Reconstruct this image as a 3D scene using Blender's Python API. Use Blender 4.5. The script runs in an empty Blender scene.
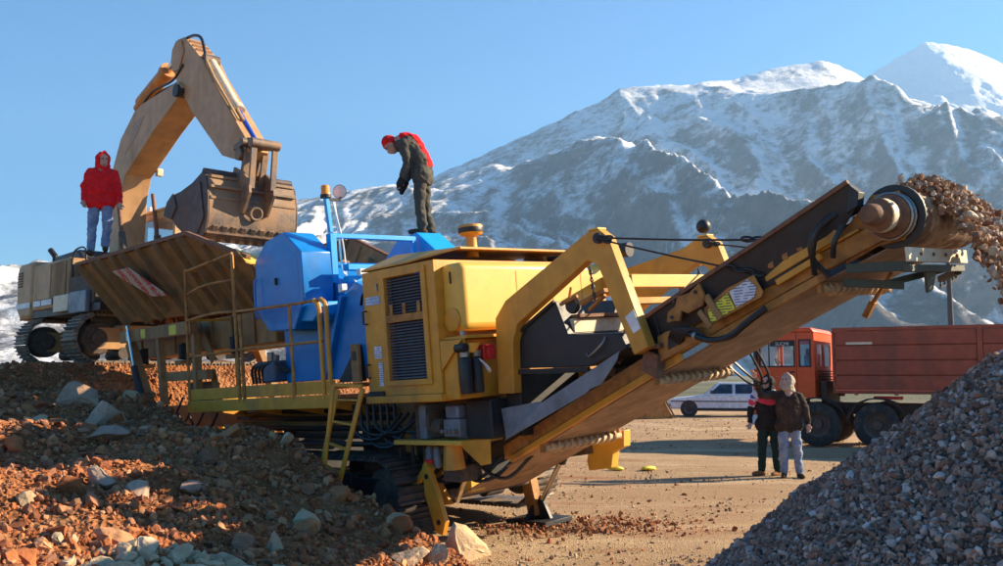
import bpy, bmesh, math, random
import numpy as np
from mathutils import Vector, Matrix, Euler
R_ = math.radians
random.seed(7); rng = np.random.default_rng(11)
S = bpy.context.scene
COL = S.collection
# ------------------------------------------------------------------ camera, sky, sun, exposure
cam_d = bpy.data.cameras.new('camera'); cam = bpy.data.objects.new('camera', cam_d); COL.objects.link(cam)
cam.location = (0, 0, 1.75); cam.rotation_euler = (math.pi/2 + math.atan(92/950), 0, 0)
cam_d.sensor_width = 36; cam_d.lens = 36*950/1003; cam_d.clip_start = .1; cam_d.clip_end = 40000
S.camera = cam
SUN_AZ, SUN_EL = 13.0, 26.0          # azimuth from +X towards +Y, elevation
w = bpy.data.worlds.new('World'); S.world = w; w.use_nodes = True
nt = w.node_tree; bg = nt.nodes['Background']
sk = nt.nodes.new('ShaderNodeTexSky'); sk.sky_type = 'NISHITA'; sk.sun_disc = False
sk.sun_elevation = R_(SUN_EL); sk.sun_rotation = R_(90-SUN_AZ); sk.altitude = 300; sk.air_density = 1.0; sk.dust_density = 0; sk.ozone_density = 3.5
hs = nt.nodes.new('ShaderNodeHueSaturation'); hs.inputs['Saturation'].default_value = 1.5; nt.links.new(sk.outputs[0], hs.inputs['Color'])
nt.links.new(hs.outputs[0], bg.inputs[0]); bg.inputs[1].default_value = .05
sd = bpy.data.lights.new('sun', 'SUN'); sun = bpy.data.objects.new('sun', sd); COL.objects.link(sun)
sd.energy = 5.0; sd.angle = R_(.53); sd.color = (1, .80, .54)
sdir = Vector((math.cos(R_(SUN_AZ))*math.cos(R_(SUN_EL)), math.sin(R_(SUN_AZ))*math.cos(R_(SUN_EL)), math.sin(R_(SUN_EL))))
sun.rotation_euler = sdir.to_track_quat('Z', 'Y').to_euler(); sun.location = (20, 5, 30)
S.view_settings.view_transform = 'Standard'; S.view_settings.look = 'None'; S.view_settings.gamma = 1
S.view_settings.use_curve_mapping = False; S.view_settings.exposure = 2.0
S.render.engine = 'CYCLES'
# ------------------------------------------------------------------ materials
def mat(name, col, rough=.6, metal=0., dirt=0., dcol=(.20, .12, .07), scale=2.5, bump=0., bscale=30., var=.18, alpha=None, trans=0., spec=.5, streak=False, dlo=.45, dhi=.7):
    m = bpy.data.materials.new(name); m.use_nodes = True; t = m.node_tree; N = t.nodes; K = t.links.new
    b = N['Principled BSDF']; b.inputs['Roughness'].default_value = rough; b.inputs['Metallic'].default_value = metal
    b.inputs['Specular IOR Level'].default_value = spec
    if trans: b.inputs['Transmission Weight'].default_value = trans
    tc = N.new('ShaderNodeTexCoord'); mp = N.new('ShaderNodeMapping'); K(tc.outputs['Object'], mp.inputs[0])
    if streak: mp.inputs['Scale'].default_value = (1, 1, .18)
    n1 = N.new('ShaderNodeTexNoise'); n1.inputs['Scale'].default_value = scale; n1.inputs['Detail'].default_value = 8; n1.inputs['Roughness'].default_value = .65
    K(mp.outputs[0], n1.inputs['Vector'])
    n2 = N.new('ShaderNodeTexNoise'); n2.inputs['Scale'].default_value = scale*3.7; n2.inputs['Detail'].default_value = 6
    K(tc.outputs['Object'], n2.inputs['Vector'])
    mr = N.new('ShaderNodeMapRange'); mr.inputs[1].default_value = .3; mr.inputs[2].default_value = .7; mr.inputs[3].default_value = 1-var; mr.inputs[4].default_value = 1+var
    K(n2.outputs[0], mr.inputs[0])
    hv = N.new('ShaderNodeHueSaturation'); hv.inputs['Color'].default_value = (*col, 1); K(mr.outputs[0], hv.inputs['Value'])
    out = hv.outputs[0]
    if dirt:
        r = N.new('ShaderNodeMapRange'); r.interpolation_type = 'SMOOTHSTEP'; r.inputs[1].default_value = dlo; r.inputs[2].default_value = dhi; r.inputs[3].default_value = 0; r.inputs[4].default_value = dirt
        K(n1.outputs[0], r.inputs[0])
        mx = N.new('ShaderNodeMix'); mx.data_type = 'RGBA'; K(r.outputs[0], mx.inputs[0]); K(out, mx.inputs[6]); mx.inputs[7].default_value = (*dcol, 1)
        out = mx.outputs[2]
        rr = N.new('ShaderNodeMapRange'); rr.inputs[1].default_value = 0; rr.inputs[2].default_value = 1; rr.inputs[3].default_value = rough; rr.inputs[4].default_value = min(1, rough+.35)
        K(r.outputs[0], rr.inputs[0]); K(rr.outputs[0], b.inputs['Roughness'])
    K(out, b.inputs['Base Color'])
    if bump:
        n3 = N.new('ShaderNodeTexNoise'); n3.inputs['Scale'].default_value = bscale; n3.inputs['Detail'].default_value = 8; n3.inputs['Roughness'].default_value = .6
        K(tc.outputs['Object'], n3.inputs['Vector'])
        bp = N.new('ShaderNodeBump'); bp.inputs['Strength'].default_value = bump; bp.inputs['Distance'].default_value = .02
        K(n3.outputs[0], bp.inputs['Height']); K(bp.outputs[0], b.inputs['Normal'])
    return m
YEL = mat('yellow_paint', (.62, .275, .022), .48, 0, .75, (.24, .13, .06), 1.6, .12, 25, .14, streak=True, dlo=.48, dhi=.72)
YEL2 = mat('yellow_paint_sunlit', (.74, .42, .06), .42, 0, .3, (.38, .21, .08), 1.4, .05, 20, .08, dlo=.5, dhi=.75)  # paler copy of the machine yellow for sunlit parts, sunlight put into the colour
OCH = mat('ochre_dusty_paint', (.29, .15, .05), .62, 0, .8, (.17, .10, .055), 2.2, .2, 25, .2, streak=True)
RUSTY = mat('rusty_paint', (.40, .175, .035), .65, 0, .8, (.17, .075, .035), 4, .25, 40, .25)
RUST = mat('rust_brown', (.17, .075, .04), .75, 0, .6, (.27, .14, .07), 6, .3, 50, .3)
BLUE = mat('blue_paint', (.003, .19, .56), .36, 0, .3, (.03, .10, .30), 1.8, .06, 18, .12, dlo=.5, dhi=.8)
BLUEL = mat('blue_paint_sunlit', (.006, .31, .74), .36, 0, .25, (.05, .12, .3), 1.8, .05, 18, .1, dlo=.55, dhi=.8)  # brighter copy of the crusher blue, with the sunlit tone put into its colour
BLACK = mat('black_steel', (.015, .015, .018), .5, 0, .5, (.06, .045, .035), 3, .1, 30, .3)
RUBBER = mat('black_rubber', (.02, .02, .021), .7, 0, .5, (.09, .07, .05), 5, .15, 60, .3)
HOSE = mat('hose_rubber', (.012, .012, .013), .42)
BELT = mat('worn_belt', (.37, .235, .15), .75, 0, .85, (.22, .14, .09), 1.7, .35, 35, .25)
STEEL = mat('bare_steel', (.30, .29, .28), .38, .7, .5, (.18, .11, .07), 4, .1, 40, .2)
GREYP = mat('grey_sheet_steel', (.20, .23, .27), .5, .3, .5, (.12, .11, .10), 2.5, .1, 20, .2)
CHROME = mat('chrome_rod', (.65, .62, .58), .22, .95)
CREAM = mat('cream_dusty_rubber', (.60, .42, .24), .75, 0, .6, (.34, .2, .1), 8, .2, 50, .2)
CREAMP = mat('cream_panel', (.70, .58, .40), .55, 0, .4, (.4, .25, .12), 4, .1, 30, .12)
DUSTM = mat('dusty_machinery', (.085, .065, .05), .8, 0, .7, (.17, .12, .08), 5, .3, 30, .4)
GREEND = mat('dark_green_paint', (.05, .06, .04), .6, 0, .5, (.15, .1, .06), 4, .1)
TAN = mat('excavator_tan_paint', (.45, .25, .11), .52, 0, .6, (.26, .14, .07), 1.3, .12, 20, .16, streak=True)
TANO = mat('excavator_orange_paint', (.50, .19, .04), .5, 0, .5, (.26, .12, .05), 2, .1)
TANW = mat('excavator_cab_paint', (.56, .36, .16), .5, 0, .4, (.3, .18, .09), 2, .1)
BUCK = mat('bucket_steel', (.13, .10, .085), .52, .25, .85, (.34, .21, .12), 1.7, .3, 25, .3, dlo=.4, dhi=.62)
BUCKD = mat('bucket_side_steel', (.085, .06, .055), .6, .2, .6, (.16, .10, .075), 2, .2, 25, .3)
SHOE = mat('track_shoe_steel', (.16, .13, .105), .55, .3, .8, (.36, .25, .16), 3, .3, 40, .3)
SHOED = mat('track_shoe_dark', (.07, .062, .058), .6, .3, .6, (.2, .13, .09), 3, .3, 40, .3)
WHITE = mat('white_paint', (.72, .72, .72), .45, 0, .3, (.4, .33, .26), 3)
REDP = mat('red_plastic', (.62, .03, .025), .4)
AMBER = mat('amber_plastic', (.85, .25, .02), .3)
GLASS = mat('window_glass', (.75, .85, .88), .04, 0, trans=.92, var=0)
DGLASS = mat('dark_glass', (.02, .03, .05), .06, 0, .25, (.2, .2, .2), 3)
BLUEROD = mat('blue_rod', (.02, .09, .5), .25, .3)
TRUCKO = mat('truck_orange_paint', (.72, .085, .008), .4, 0, .3, (.38, .08, .03), 2, .05, 20, .08, dlo=.5, dhi=.8)
BED = mat('bed_red_oxide', (.34, .065, .025), .55, 0, .75, (.21, .075, .045), 1.5, .25, 14, .2, streak=True)
TYRE = mat('tyre_rubber', (.03, .027, .025), .8, 0, .8, (.14, .10, .075), 4, .3, 40, .3)
HUB = mat('hub_dirty', (.12, .075, .055), .65, .2, .7, (.22, .15, .1), 5, .2)
CARW = mat('car_white_paint', (.66, .68, .70), .3, 0, .3, (.4, .36, .3), 2)
WOODP = mat('pole_wood', (.075, .07, .07), .85, 0, .5, (.12, .1, .09), 4, .3)
YLAB = mat('yellow_label', (.62, .52, .03), .5)
def stripes(name, base, ink, sc, axis='Z', lo=.62):
    m = mat(name, base, .5); t = m.node_tree; N = t.nodes; K = t.links.new; b = N['Principled BSDF']
    tc = N.new('ShaderNodeTexCoord'); wv = N.new('ShaderNodeTexWave'); wv.bands_direction = axis; wv.inputs['Scale'].default_value = sc; wv.inputs['Distortion'].default_value = .0
    K(tc.outputs['Object'], wv.inputs[0])
    ns = N.new('ShaderNodeTexNoise'); ns.inputs['Scale'].default_value = 26; ns.inputs['Detail'].default_value = 0; K(tc.outputs['Object'], ns.inputs['Vector'])
    c1 = N.new('ShaderNodeMath'); c1.operation = 'GREATER_THAN'; c1.inputs[1].default_value = lo; K(wv.outputs['Fac'], c1.inputs[0])
    c2 = N.new('ShaderNodeMath'); c2.operation = 'GREATER_THAN'; c2.inputs[1].default_value = .42; K(ns.outputs[0], c2.inputs[0])
    mu = N.new('ShaderNodeMath'); mu.operation = 'MULTIPLY'; K(c1.outputs[0], mu.inputs[0]); K(c2.outputs[0], mu.inputs[1])
    mx = N.new('ShaderNodeMix'); mx.data_type = 'RGBA'; mx.inputs[6].default_value = (*base, 1); mx.inputs[7].default_value = (*ink, 1); K(mu.outputs[0], mx.inputs[0])
    K(mx.outputs[2], b.inputs['Base Color']); return m
LABW = stripes('printed_white_label', (.62, .62, .66), (.12, .16, .3), 14)
LABY = stripes('printed_yellow_label', (.70, .64, .04), (.12, .12, .04), 14)
LABB = stripes('printed_blue_label', (.25, .36, .55), (.6, .62, .66), 10)
SIGN = stripes('faded_sign_print', (.52, .42, .34), (.50, .07, .06), 2.2, 'DIAGONAL', .45)
STENC = stripes('faded_stencil', (.41, .235, .115), (.16, .10, .06), 7)
# ------------------------------------------------------------------ mesh helpers
def V(*a): return Vector(a)
def fix(x): return Vector(x)
class MB:
    def __init__(s): s.v = []; s.f = []
    def add(s, vs, fs):
        k = len(s.v); s.v += [tuple(p) for p in vs]; s.f += [tuple(i+k for i in f) for f in fs]; return s
    def box(s, lo, hi):
        x0, y0, z0 = lo; x1, y1, z1 = hi
        return s.add([(x0,y0,z0),(x1,y0,z0),(x1,y1,z0),(x0,y1,z0),(x0,y0,z1),(x1,y0,z1),(x1,y1,z1),(x0,y1,z1)],
                     [(0,3,2,1),(4,5,6,7),(0,1,5,4),(1,2,6,5),(2,3,7,6),(3,0,4,7)])
    def beam(s, p, q, w_, h, up=(0,0,1)):
        p, q = fix(p), fix(q); d = (q-p).normalized(); u = fix(up)
        if abs(d.dot(u)) > .98: u = Vector((1,0,0))
        a = d.cross(u).normalized()*w_/2; b = a.cross(d).normalized()*h/2
        c = [p-a-b, p+a-b, p+a+b, p-a+b, q-a-b, q+a-b, q+a+b, q-a+b]
        return s.add(c, [(0,1,2,3)[::-1],(4,5,6,7),(0,1,5,4),(1,2,6,5),(2,3,7,6),(3,0,4,7)])
    def cyl(s, p, q, r, r2=None, n=14):
        p, q = fix(p), fix(q); r2 = r if r2 is None else r2; d = (q-p).normalized()
        a = d.orthogonal().normalized(); b = d.cross(a)
        vs = []
        for c, rr in ((p, r), (q, r2)):
            vs += [c + (a*math.cos(t)+b*math.sin(t))*rr for t in (2*math.pi*i/n for i in range(n))]
        fs = [(i, (i+1)%n, n+(i+1)%n, n+i) for i in range(n)]
        return s.add(vs, fs + [tuple(range(n))[::-1], tuple(range(n, 2*n))])
    def tube(s, pts, r, n=8):
        pts = [fix(p) for p in pts]; a = None; vs = []
        for i, p in enumerate(pts):
            d = (pts[min(i+1, len(pts)-1)] - pts[max(i-1, 0)]).normalized()
            if a is None: a = d.orthogonal().normalized()
            a = (a - d*a.dot(d)).normalized(); b = d.cross(a)
            vs += [p + (a*math.cos(t)+b*math.sin(t))*r for t in (2*math.pi*k/n for k in range(n))]
        fs = [(i*n+k, i*n+(k+1)%n, (i+1)*n+(k+1)%n, (i+1)*n+k) for i in range(len(pts)-1) for k in range(n)]
        L = (len(pts)-1)*n
        return s.add(vs, fs + [tuple(range(n))[::-1], tuple(range(L, L+n))])
    def prism(s, poly, off):
        off = fix(off); n = len(poly); P = [fix(p) for p in poly]
        nrm = Vector((0,0,0))
        for i in range(n): nrm += P[i].cross(P[(i+1)%n])
        if nrm.dot(off) > 0: P = P[::-1]
        vs = P + [p+off for p in P]
        fs = [tuple(range(n)), tuple(range(2*n-1, n-1, -1))] + [((i+1)%n, i, n+i, n+(i+1)%n) for i in range(n)]
        return s.add(vs, fs)
    def lathe(s, prof, o, ax, n=20):
        o, ax = fix(o), fix(ax).normalized(); a = ax.orthogonal().normalized(); b = ax.cross(a); m = len(prof)
        vs = [o + ax*h + (a*math.cos(t)+b*math.sin(t))*r for t in (2*math.pi*k/n for k in range(n)) for r, h in prof]
        fs = [(k*m+i, ((k+1)%n)*m+i, ((k+1)%n)*m+i+1, k*m+i+1) for k in range(n) for i in range(m-1)]
        return s.add(vs, fs)
    def ball(s, c, r, sx=(1,1,1), n=12, m=8):
        c = fix(c); vs = [c+Vector((0,0,-r*sx[2]))]
        for j in range(1, m):
            ph = math.pi*j/m-math.pi/2
            vs += [c+Vector((r*sx[0]*math.cos(ph)*math.cos(t), r*sx[1]*math.cos(ph)*math.sin(t), r*sx[2]*math.sin(ph))) for t in (2*math.pi*k/n for k in range(n))]
        vs.append(c+Vector((0,0,r*sx[2]))); fs = []
        for k in range(n): fs.append((0, 1+(k+1)%n, 1+k))
        for j in range(m-2):
            for k in range(n): fs.append((1+j*n+k, 1+j*n+(k+1)%n, 1+(j+1)*n+(k+1)%n, 1+(j+1)*n+k))
        T = len(vs)-1; o_ = 1+(m-2)*n
        for k in range(n): fs.append((o_+k, o_+(k+1)%n, T))
        return s.add(vs, fs)
    def holes(s, axis, c0, c1, a0, a1, b0, b1, hs):
        """slab with rectangular openings; axis = thin axis ('u','v'), a = other horizontal, b = vertical"""
        A = sorted({a0, a1, *[h[0] for h in hs], *[h[1] for h in hs]}); B = sorted({b0, b1, *[h[2] for h in hs], *[h[3] for h in hs]})
        for i in range(len(A)-1):
            for j in range(len(B)-1):
                ca, cb = (A[i]+A[i+1])/2, (B[j]+B[j+1])/2
                if any(h[0] < ca < h[1] and h[2] < cb < h[3] for h in hs): continue
                if axis == 'v': s.box((A[i], c0, B[j]), (A[i+1], c1, B[j+1]))
                else: s.box((c0, A[i], B[j]), (c1, A[i+1], B[j+1]))
        return s
    def build(s, name, m, parent=None, bev=0., seg=2):
        me = bpy.data.meshes.new(name); me.from_pydata(s.v, [], s.f); me.update()
        me.polygons.foreach_set('use_smooth', [True]*len(me.polygons)); me.set_sharp_from_angle(angle=.62)
        me.materials.append(m)
        o = bpy.data.objects.new(name, me); COL.objects.link(o); o.parent = parent
        if bev:
            b = o.modifiers.new('bevel', 'BEVEL'); b.width = bev; b.segments = seg; b.limit_method = 'ANGLE'; b.angle_limit = R_(40)
        return o
def tag(o, label=None, cat=None, group=None, kind=None):
    if label: o['label'] = label
    if cat: o['category'] = cat
    if group: o['group'] = group
    if kind: o['kind'] = kind
    return o
def empty(name, loc, rot=(0,0,0)):
    o = bpy.data.objects.new(name, None); COL.objects.link(o); o.location = loc; o.rotation_euler = rot; o.empty_display_size = .3; return o
def arc(pts, n=10):
    """smooth Catmull-Rom through points"""
    P = [fix(p) for p in pts]; P = [P[0]*2-P[1]] + P + [P[-1]*2-P[-2]]; out = []
    for i in range(1, len(P)-2):
        for k in range(n):
            t = k/n; a, b, c, d = P[i-1:i+3]
            out.append(.5*((2*b)+(c-a)*t+(2*a-5*b+4*c-d)*t*t+(3*b-a-3*c+d)*t**3))
    return out + [P[-2]]
def chain(p, q, n, r=.006):
    m = MB(); p, q = fix(p), fix(q); d = (q-p)/n; a = d.orthogonal().normalized(); b = d.normalized().cross(a)
    for i in range(n):
        c = p + d*(i+.5); s_ = a if i % 2 else b; L = d.length*.62; dn = d.normalized()
        m.tube([c + dn*L*math.cos(t) + s_*L*.5*math.sin(t) for t in (2*math.pi*k/10 for k in range(11))], r, 5)
    return m
def copy_part(src, parent, loc=None, rot=None):
    c = src.copy(); COL.objects.link(c); c.parent = parent
    if loc is not None: c.location = loc
    if rot is not None: c.rotation_euler = rot
    return c
# value noise
_tab = rng.random((256, 256))
def vnoise(x, y):
    xi = np.floor(x).astype(int); yi = np.floor(y).astype(int); fx = x-xi; fy = y-yi
    fx = fx*fx*fx*(fx*(fx*6-15)+10); fy = fy*fy*fy*(fy*(fy*6-15)+10)
    a = _tab[xi & 255, yi & 255]; b = _tab[(xi+1) & 255, yi & 255]; c = _tab[xi & 255, (yi+1) & 255]; d = _tab[(xi+1) & 255, (yi+1) & 255]
    return (a*(1-fx)+b*fx)*(1-fy)+(c*(1-fx)+d*fx)*fy
def fbm(x, y, o=5, g=.5):
    s_ = 0; a = 1; t = 0
    for i in range(o): s_ = s_+a*vnoise(x+17*i, y+31*i); t += a; a *= g; x = x*2.03; y = y*2.03
    return s_/t
def ridged(x, y, o=5, g=.5):
    s_ = 0; a = 1; t = 0
    for i in range(o): s_ = s_+a*(1-np.abs(2*vnoise(x+17*i, y+31*i)-1)); t += a; a *= g; x = x*2.07; y = y*2.07
    return s_/t
def grid_mesh(name, X, Y, Z, m, smooth=True):
    ny, nx = X.shape; me = bpy.data.meshes.new(name)
    co = np.stack([X, Y, Z], -1).reshape(-1, 3).astype(np.float32)
    i = np.arange(ny*nx).reshape(ny, nx); q = np.stack([i[:-1,:-1], i[:-1,1:], i[1:,1:], i[1:,:-1]], -1).reshape(-1, 4)
    me.vertices.add(len(co)); me.vertices.foreach_set('co', co.ravel())
    me.loops.add(q.size); me.loops.foreach_set('vertex_index', q.ravel().astype(np.int32))
    me.polygons.add(len(q)); me.polygons.foreach_set('loop_start', np.arange(0, q.size, 4, dtype=np.int32))
    me.update(calc_edges=True); me.polygons.foreach_set('use_smooth', [smooth]*len(q)); me.materials.append(m)
    o = bpy.data.objects.new(name, me); COL.objects.link(o); return o
# ------------------------------------------------------------------ ground, mound, mountains
def sstep(x, a, b):
    t = np.clip((x-a)/(b-a), 0, 1); return t*t*(3-2*t)
def ground_mat():
    m = bpy.data.materials.new('yard_gravel'); m.use_nodes = True; t = m.node_tree; N = t.nodes; K = t.links.new; b = N['Principled BSDF']
    b.inputs['Roughness'].default_value = .95; b.inputs['Specular IOR Level'].default_value = .2
    g = N.new('ShaderNodeNewGeometry')
    def noise(sc, det=6, ro=.6, vec=None):
        n = N.new('ShaderNodeTexNoise'); n.inputs['Scale'].default_value = sc; n.inputs['Detail'].default_value = det; n.inputs['Roughness'].default_value = ro
        K(vec or g.outputs['Position'], n.inputs['Vector']); return n.outputs[0]
    def ramp(f, stops):
        r = N.new('ShaderNodeValToRGB'); K(f, r.inputs[0]); e = r.color_ramp.elements
        while len(e) < len(stops): e.new(.5)
        for q, (p, c) in zip(e, stops): q.position = p; q.color = (*c, 1)
        return r.outputs[0]
    def mix(f, a, c):
        x = N.new('ShaderNodeMix'); x.data_type = 'RGBA'
        for s_, q in ((0, f), (6, a), (7, c)):
            if isinstance(q, (int, float)): x.inputs[s_].default_value = q
            elif isinstance(q, tuple): x.inputs[s_].default_value = (*q, 1)
            else: K(q, x.inputs[s_])
        return x.outputs[2]
    mp = N.new('ShaderNodeMapping'); mp.inputs['Scale'].default_value = (.25, 1, 1); K(g.outputs['Position'], mp.inputs[0])
    base = ramp(noise(.8, 8, .65), [(.3, (.42, .295, .18)), (.52, (.56, .415, .26)), (.7, (.66, .51, .34))])
    tr = ramp(noise(.55, 6, .7, mp.outputs[0]), [(.40, (0, 0, 0)), (.56, (1, 1, 1))])
    c = mix(tr, base, (.42, .285, .17))
    red = ramp(noise(1.3, 5, .6, mp.outputs[0]), [(.55, (0, 0, 0)), (.68, (.75, .75, .75))])
    c = mix(red, c, (.33, .15, .07))
    vo = N.new('ShaderNodeTexVoronoi'); vo.inputs['Scale'].default_value = 55; vo.inputs['Randomness'].default_value = 1; K(g.outputs['Position'], vo.inputs['Vector'])
    pb = ramp(vo.outputs['Color'], [(0, (.55, .5, .45)), (1, (1.25, 1.2, 1.15))])
    mu = N.new('ShaderNodeMix'); mu.data_type = 'RGBA'; mu.blend_type = 'MULTIPLY'; mu.inputs[0].default_value = .6; K(c, mu.inputs[6]); K(pb, mu.inputs[7]); c = mu.outputs[2]
    # far field
    sx = N.new('ShaderNodeSeparateXYZ'); K(g.outputs['Position'], sx.inputs[0])
    far = N.new('ShaderNodeMapRange'); far.inputs[1].default_value = 46; far.inputs[2].default_value = 60; K(sx.outputs[1], far.inputs[0])
    ff = ramp(noise(.02, 6), [(.4, (.10, .11, .07)), (.6, (.22, .20, .14))])
    c = mix(far.outputs[0], c, ff)
    K(c, b.inputs['Base Color'])
    ad = N.new('ShaderNodeMath'); ad.operation = 'ADD'; K(vo.outputs['Distance'], ad.inputs[0]); m5 = N.new('ShaderNodeMath'); m5.operation = 'MULTIPLY'; m5.inputs[1].default_value = 3.0; K(noise(5, 12, .78), m5.inputs[0]); K(m5.outputs[0], ad.inputs[1])
    bp = N.new('ShaderNodeBump'); bp.inputs['Strength'].default_value = .9; bp.inputs['Distance'].default_value = .03; K(ad.outputs[0], bp.inputs['Height']); K(bp.outputs[0], b.inputs['Normal'])
    return m
gx = np.sinh(np.linspace(-1, 1, 241)*7.2)/math.sinh(7.2)*6400
gy = np.concatenate([[-400, -100, -30], np.arange(-8, 48, .35), 48+np.sinh(np.linspace(0, 1, 50)*5)/math.sinh(5)*7400])
X, Y = np.meshgrid(gx, gy)
near = np.exp(-((X/40)**2+((Y-18)/30)**2)**2)
Z = near*((fbm(X*.5+50, Y*.5+9, 4)-.5)*.12 + (fbm(X*2.2, Y*2.2+40, 3)-.5)*.05) - .0
tag(grid_mesh('ground', X, Y, Z, ground_mat()), kind='structure')

CT = np.array([(-7.87,17,1.8),(-9.46,18,1.88),(-10.6,18,1.92),(-6.62,17,1.8),(-7.08,13.5,1.47),(-6.09,13.5,1.47),(-5.24,13.5,1.35),(-5.75,11,1.18),(-5.06,11.5,1.21),(-4.21,11.5,1.05),(-3.09,10.9,1.12),(-2.5,10.6,1.14),(-1.8,10.1,.95),(-1.18,9.8,.72),(-.72,9.75,.40),(-5.45,9,1.24),(-4.16,8,.86),(-3.5,8.4,.84),(-2.75,8.8,.78),(-1.85,8.9,.56),(-2.89,5.6,.63),(-3.32,5.2,.75),(-2.48,6,.56),(-2.01,6.5,.46),(-1.53,7.4,.3),(-.9,8.6,.08),(-.3,9.3,-.03),
 (-7,9,1.5),(-8,12,1.6),(-9,15,1.8),(-5,6,1.1),(-6,7.5,1.3),(-12,18,1.95),(-12,12,1.8),
 (.3,8,-.15),(.5,10,-.15),(-.2,7.3,-.15),(-.8,6,-.1),(-1.2,4.6,-.1),(-.4,11,-.15),(.2,12,-.2),(-2,3.6,.2),(-1,3,-.1),(-3.4,3.8,.7)])
MU = np.array([.691, -.723]); MV = np.array([.723, .691]); EU = np.array([.682, -.731]); EV = np.array([.731, .682])
def zmound(x, y, detail=True):
    x = np.asarray(x, float); y = np.asarray(y, float); num = 0; den = 0
    for cx, cy, cz in CT:
        d2 = (x-cx)**2+(y-cy)**2; wt = np.exp(-d2/(2*.72**2))+1e-4/(d2+.5)**2; num = num+wt*cz; den = den+wt
    z = num/den
    u = (x+6.6)*MU[0]+(y-15.8)*MU[1]; v = (x+6.6)*MV[0]+(y-15.8)*MV[1]
    under = sstep(v, -.55, .25)*sstep(u, -.7, .4)
    z = z*(1-under)-.25*under
    ue = (x+7.54)*EU[0]+(y-19.14)*EU[1]; ve = (x+7.54)*EV[0]+(y-19.14)*EV[1]
    top = 1.93*(1-sstep(ue, 1.9, 3.0))*sstep(ve, -3.4, -2.2)*(1-sstep(ve, 4, 7))
    flat = (1-sstep(ue, 1.7, 2.2))*sstep(ve, -2.7, -2.0)*(1-sstep(ve, 2.4, 3.0))
    z = np.where(top > .02, np.maximum(z, top), z)
    if detail:
        k = np.clip(z+.1, 0, .5)*2
        n = (fbm(x*.9, y*.9, 5, .55)-.5)*.42 + (ridged(x*2.6+9, y*2.6, 3)-.5)*.10
        z = z + n*k*(1-flat)
    return z*(1-flat) + 1.93*flat
def soil_mat(name, c1, c2, c3):
    m = bpy.data.materials.new(name); m.use_nodes = True; t = m.node_tree; N = t.nodes; K = t.links.new; b = N['Principled BSDF']
    b.inputs['Roughness'].default_value = .95; b.inputs['Specular IOR Level'].default_value = .15
    g = N.new('ShaderNodeNewGeometry'); n = N.new('ShaderNodeTexNoise'); n.inputs['Scale'].default_value = 1.6; n.inputs['Detail'].default_value = 9; n.inputs['Roughness'].default_value = .7; K(g.outputs['Position'], n.inputs['Vector'])
    r = N.new('ShaderNodeValToRGB'); K(n.outputs[0], r.inputs[0]); r.color_ramp.elements[0].position = .35; r.color_ramp.elements[0].color = (*c1, 1); r.color_ramp.elements[1].position = .68; r.color_ramp.elements[1].color = (*c3, 1); e = r.color_ramp.elements.new(.5); e.color = (*c2, 1)
    K(r.outputs[0], b.inputs['Base Color'])
    v = N.new('ShaderNodeTexVoronoi'); v.inputs['Scale'].default_value = 16; K(g.outputs['Position'], v.inputs['Vector'])
    n2 = N.new('ShaderNodeTexNoise'); n2.inputs['Scale'].default_value = 12; n2.inputs['Detail'].default_value = 8; K(g.outputs['Position'], n2.inputs['Vector'])
    a = N.new('ShaderNodeMath'); a.operation = 'ADD'; K(v.outputs['Distance'], a.inputs[0]); K(n2.outputs[0], a.inputs[1])
    bp = N.new('ShaderNodeBump'); bp.inputs['Strength'].default_value = 1; bp.inputs['Distance'].default_value = .06; K(a.outputs[0], bp.inputs['Height']); K(bp.outputs[0], b.inputs['Normal'])
    return m
SOIL = soil_mat('red_earth', (.17, .06, .024), (.28, .11, .042), (.36, .18, .085))
X, Y = np.meshgrid(np.arange(-15, 1.2, .07), np.arange(2.6, 27, .09))
Z = zmound(X, Y); edge = np.minimum(1, np.minimum((X+15)/2, (27-Y)/2)); Z = np.where(edge < 1, Z*edge-.3*(1-edge), Z)
mound = grid_mesh('earth_mound', X, Y, Z, SOIL); tag(mound, kind='structure')

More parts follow.
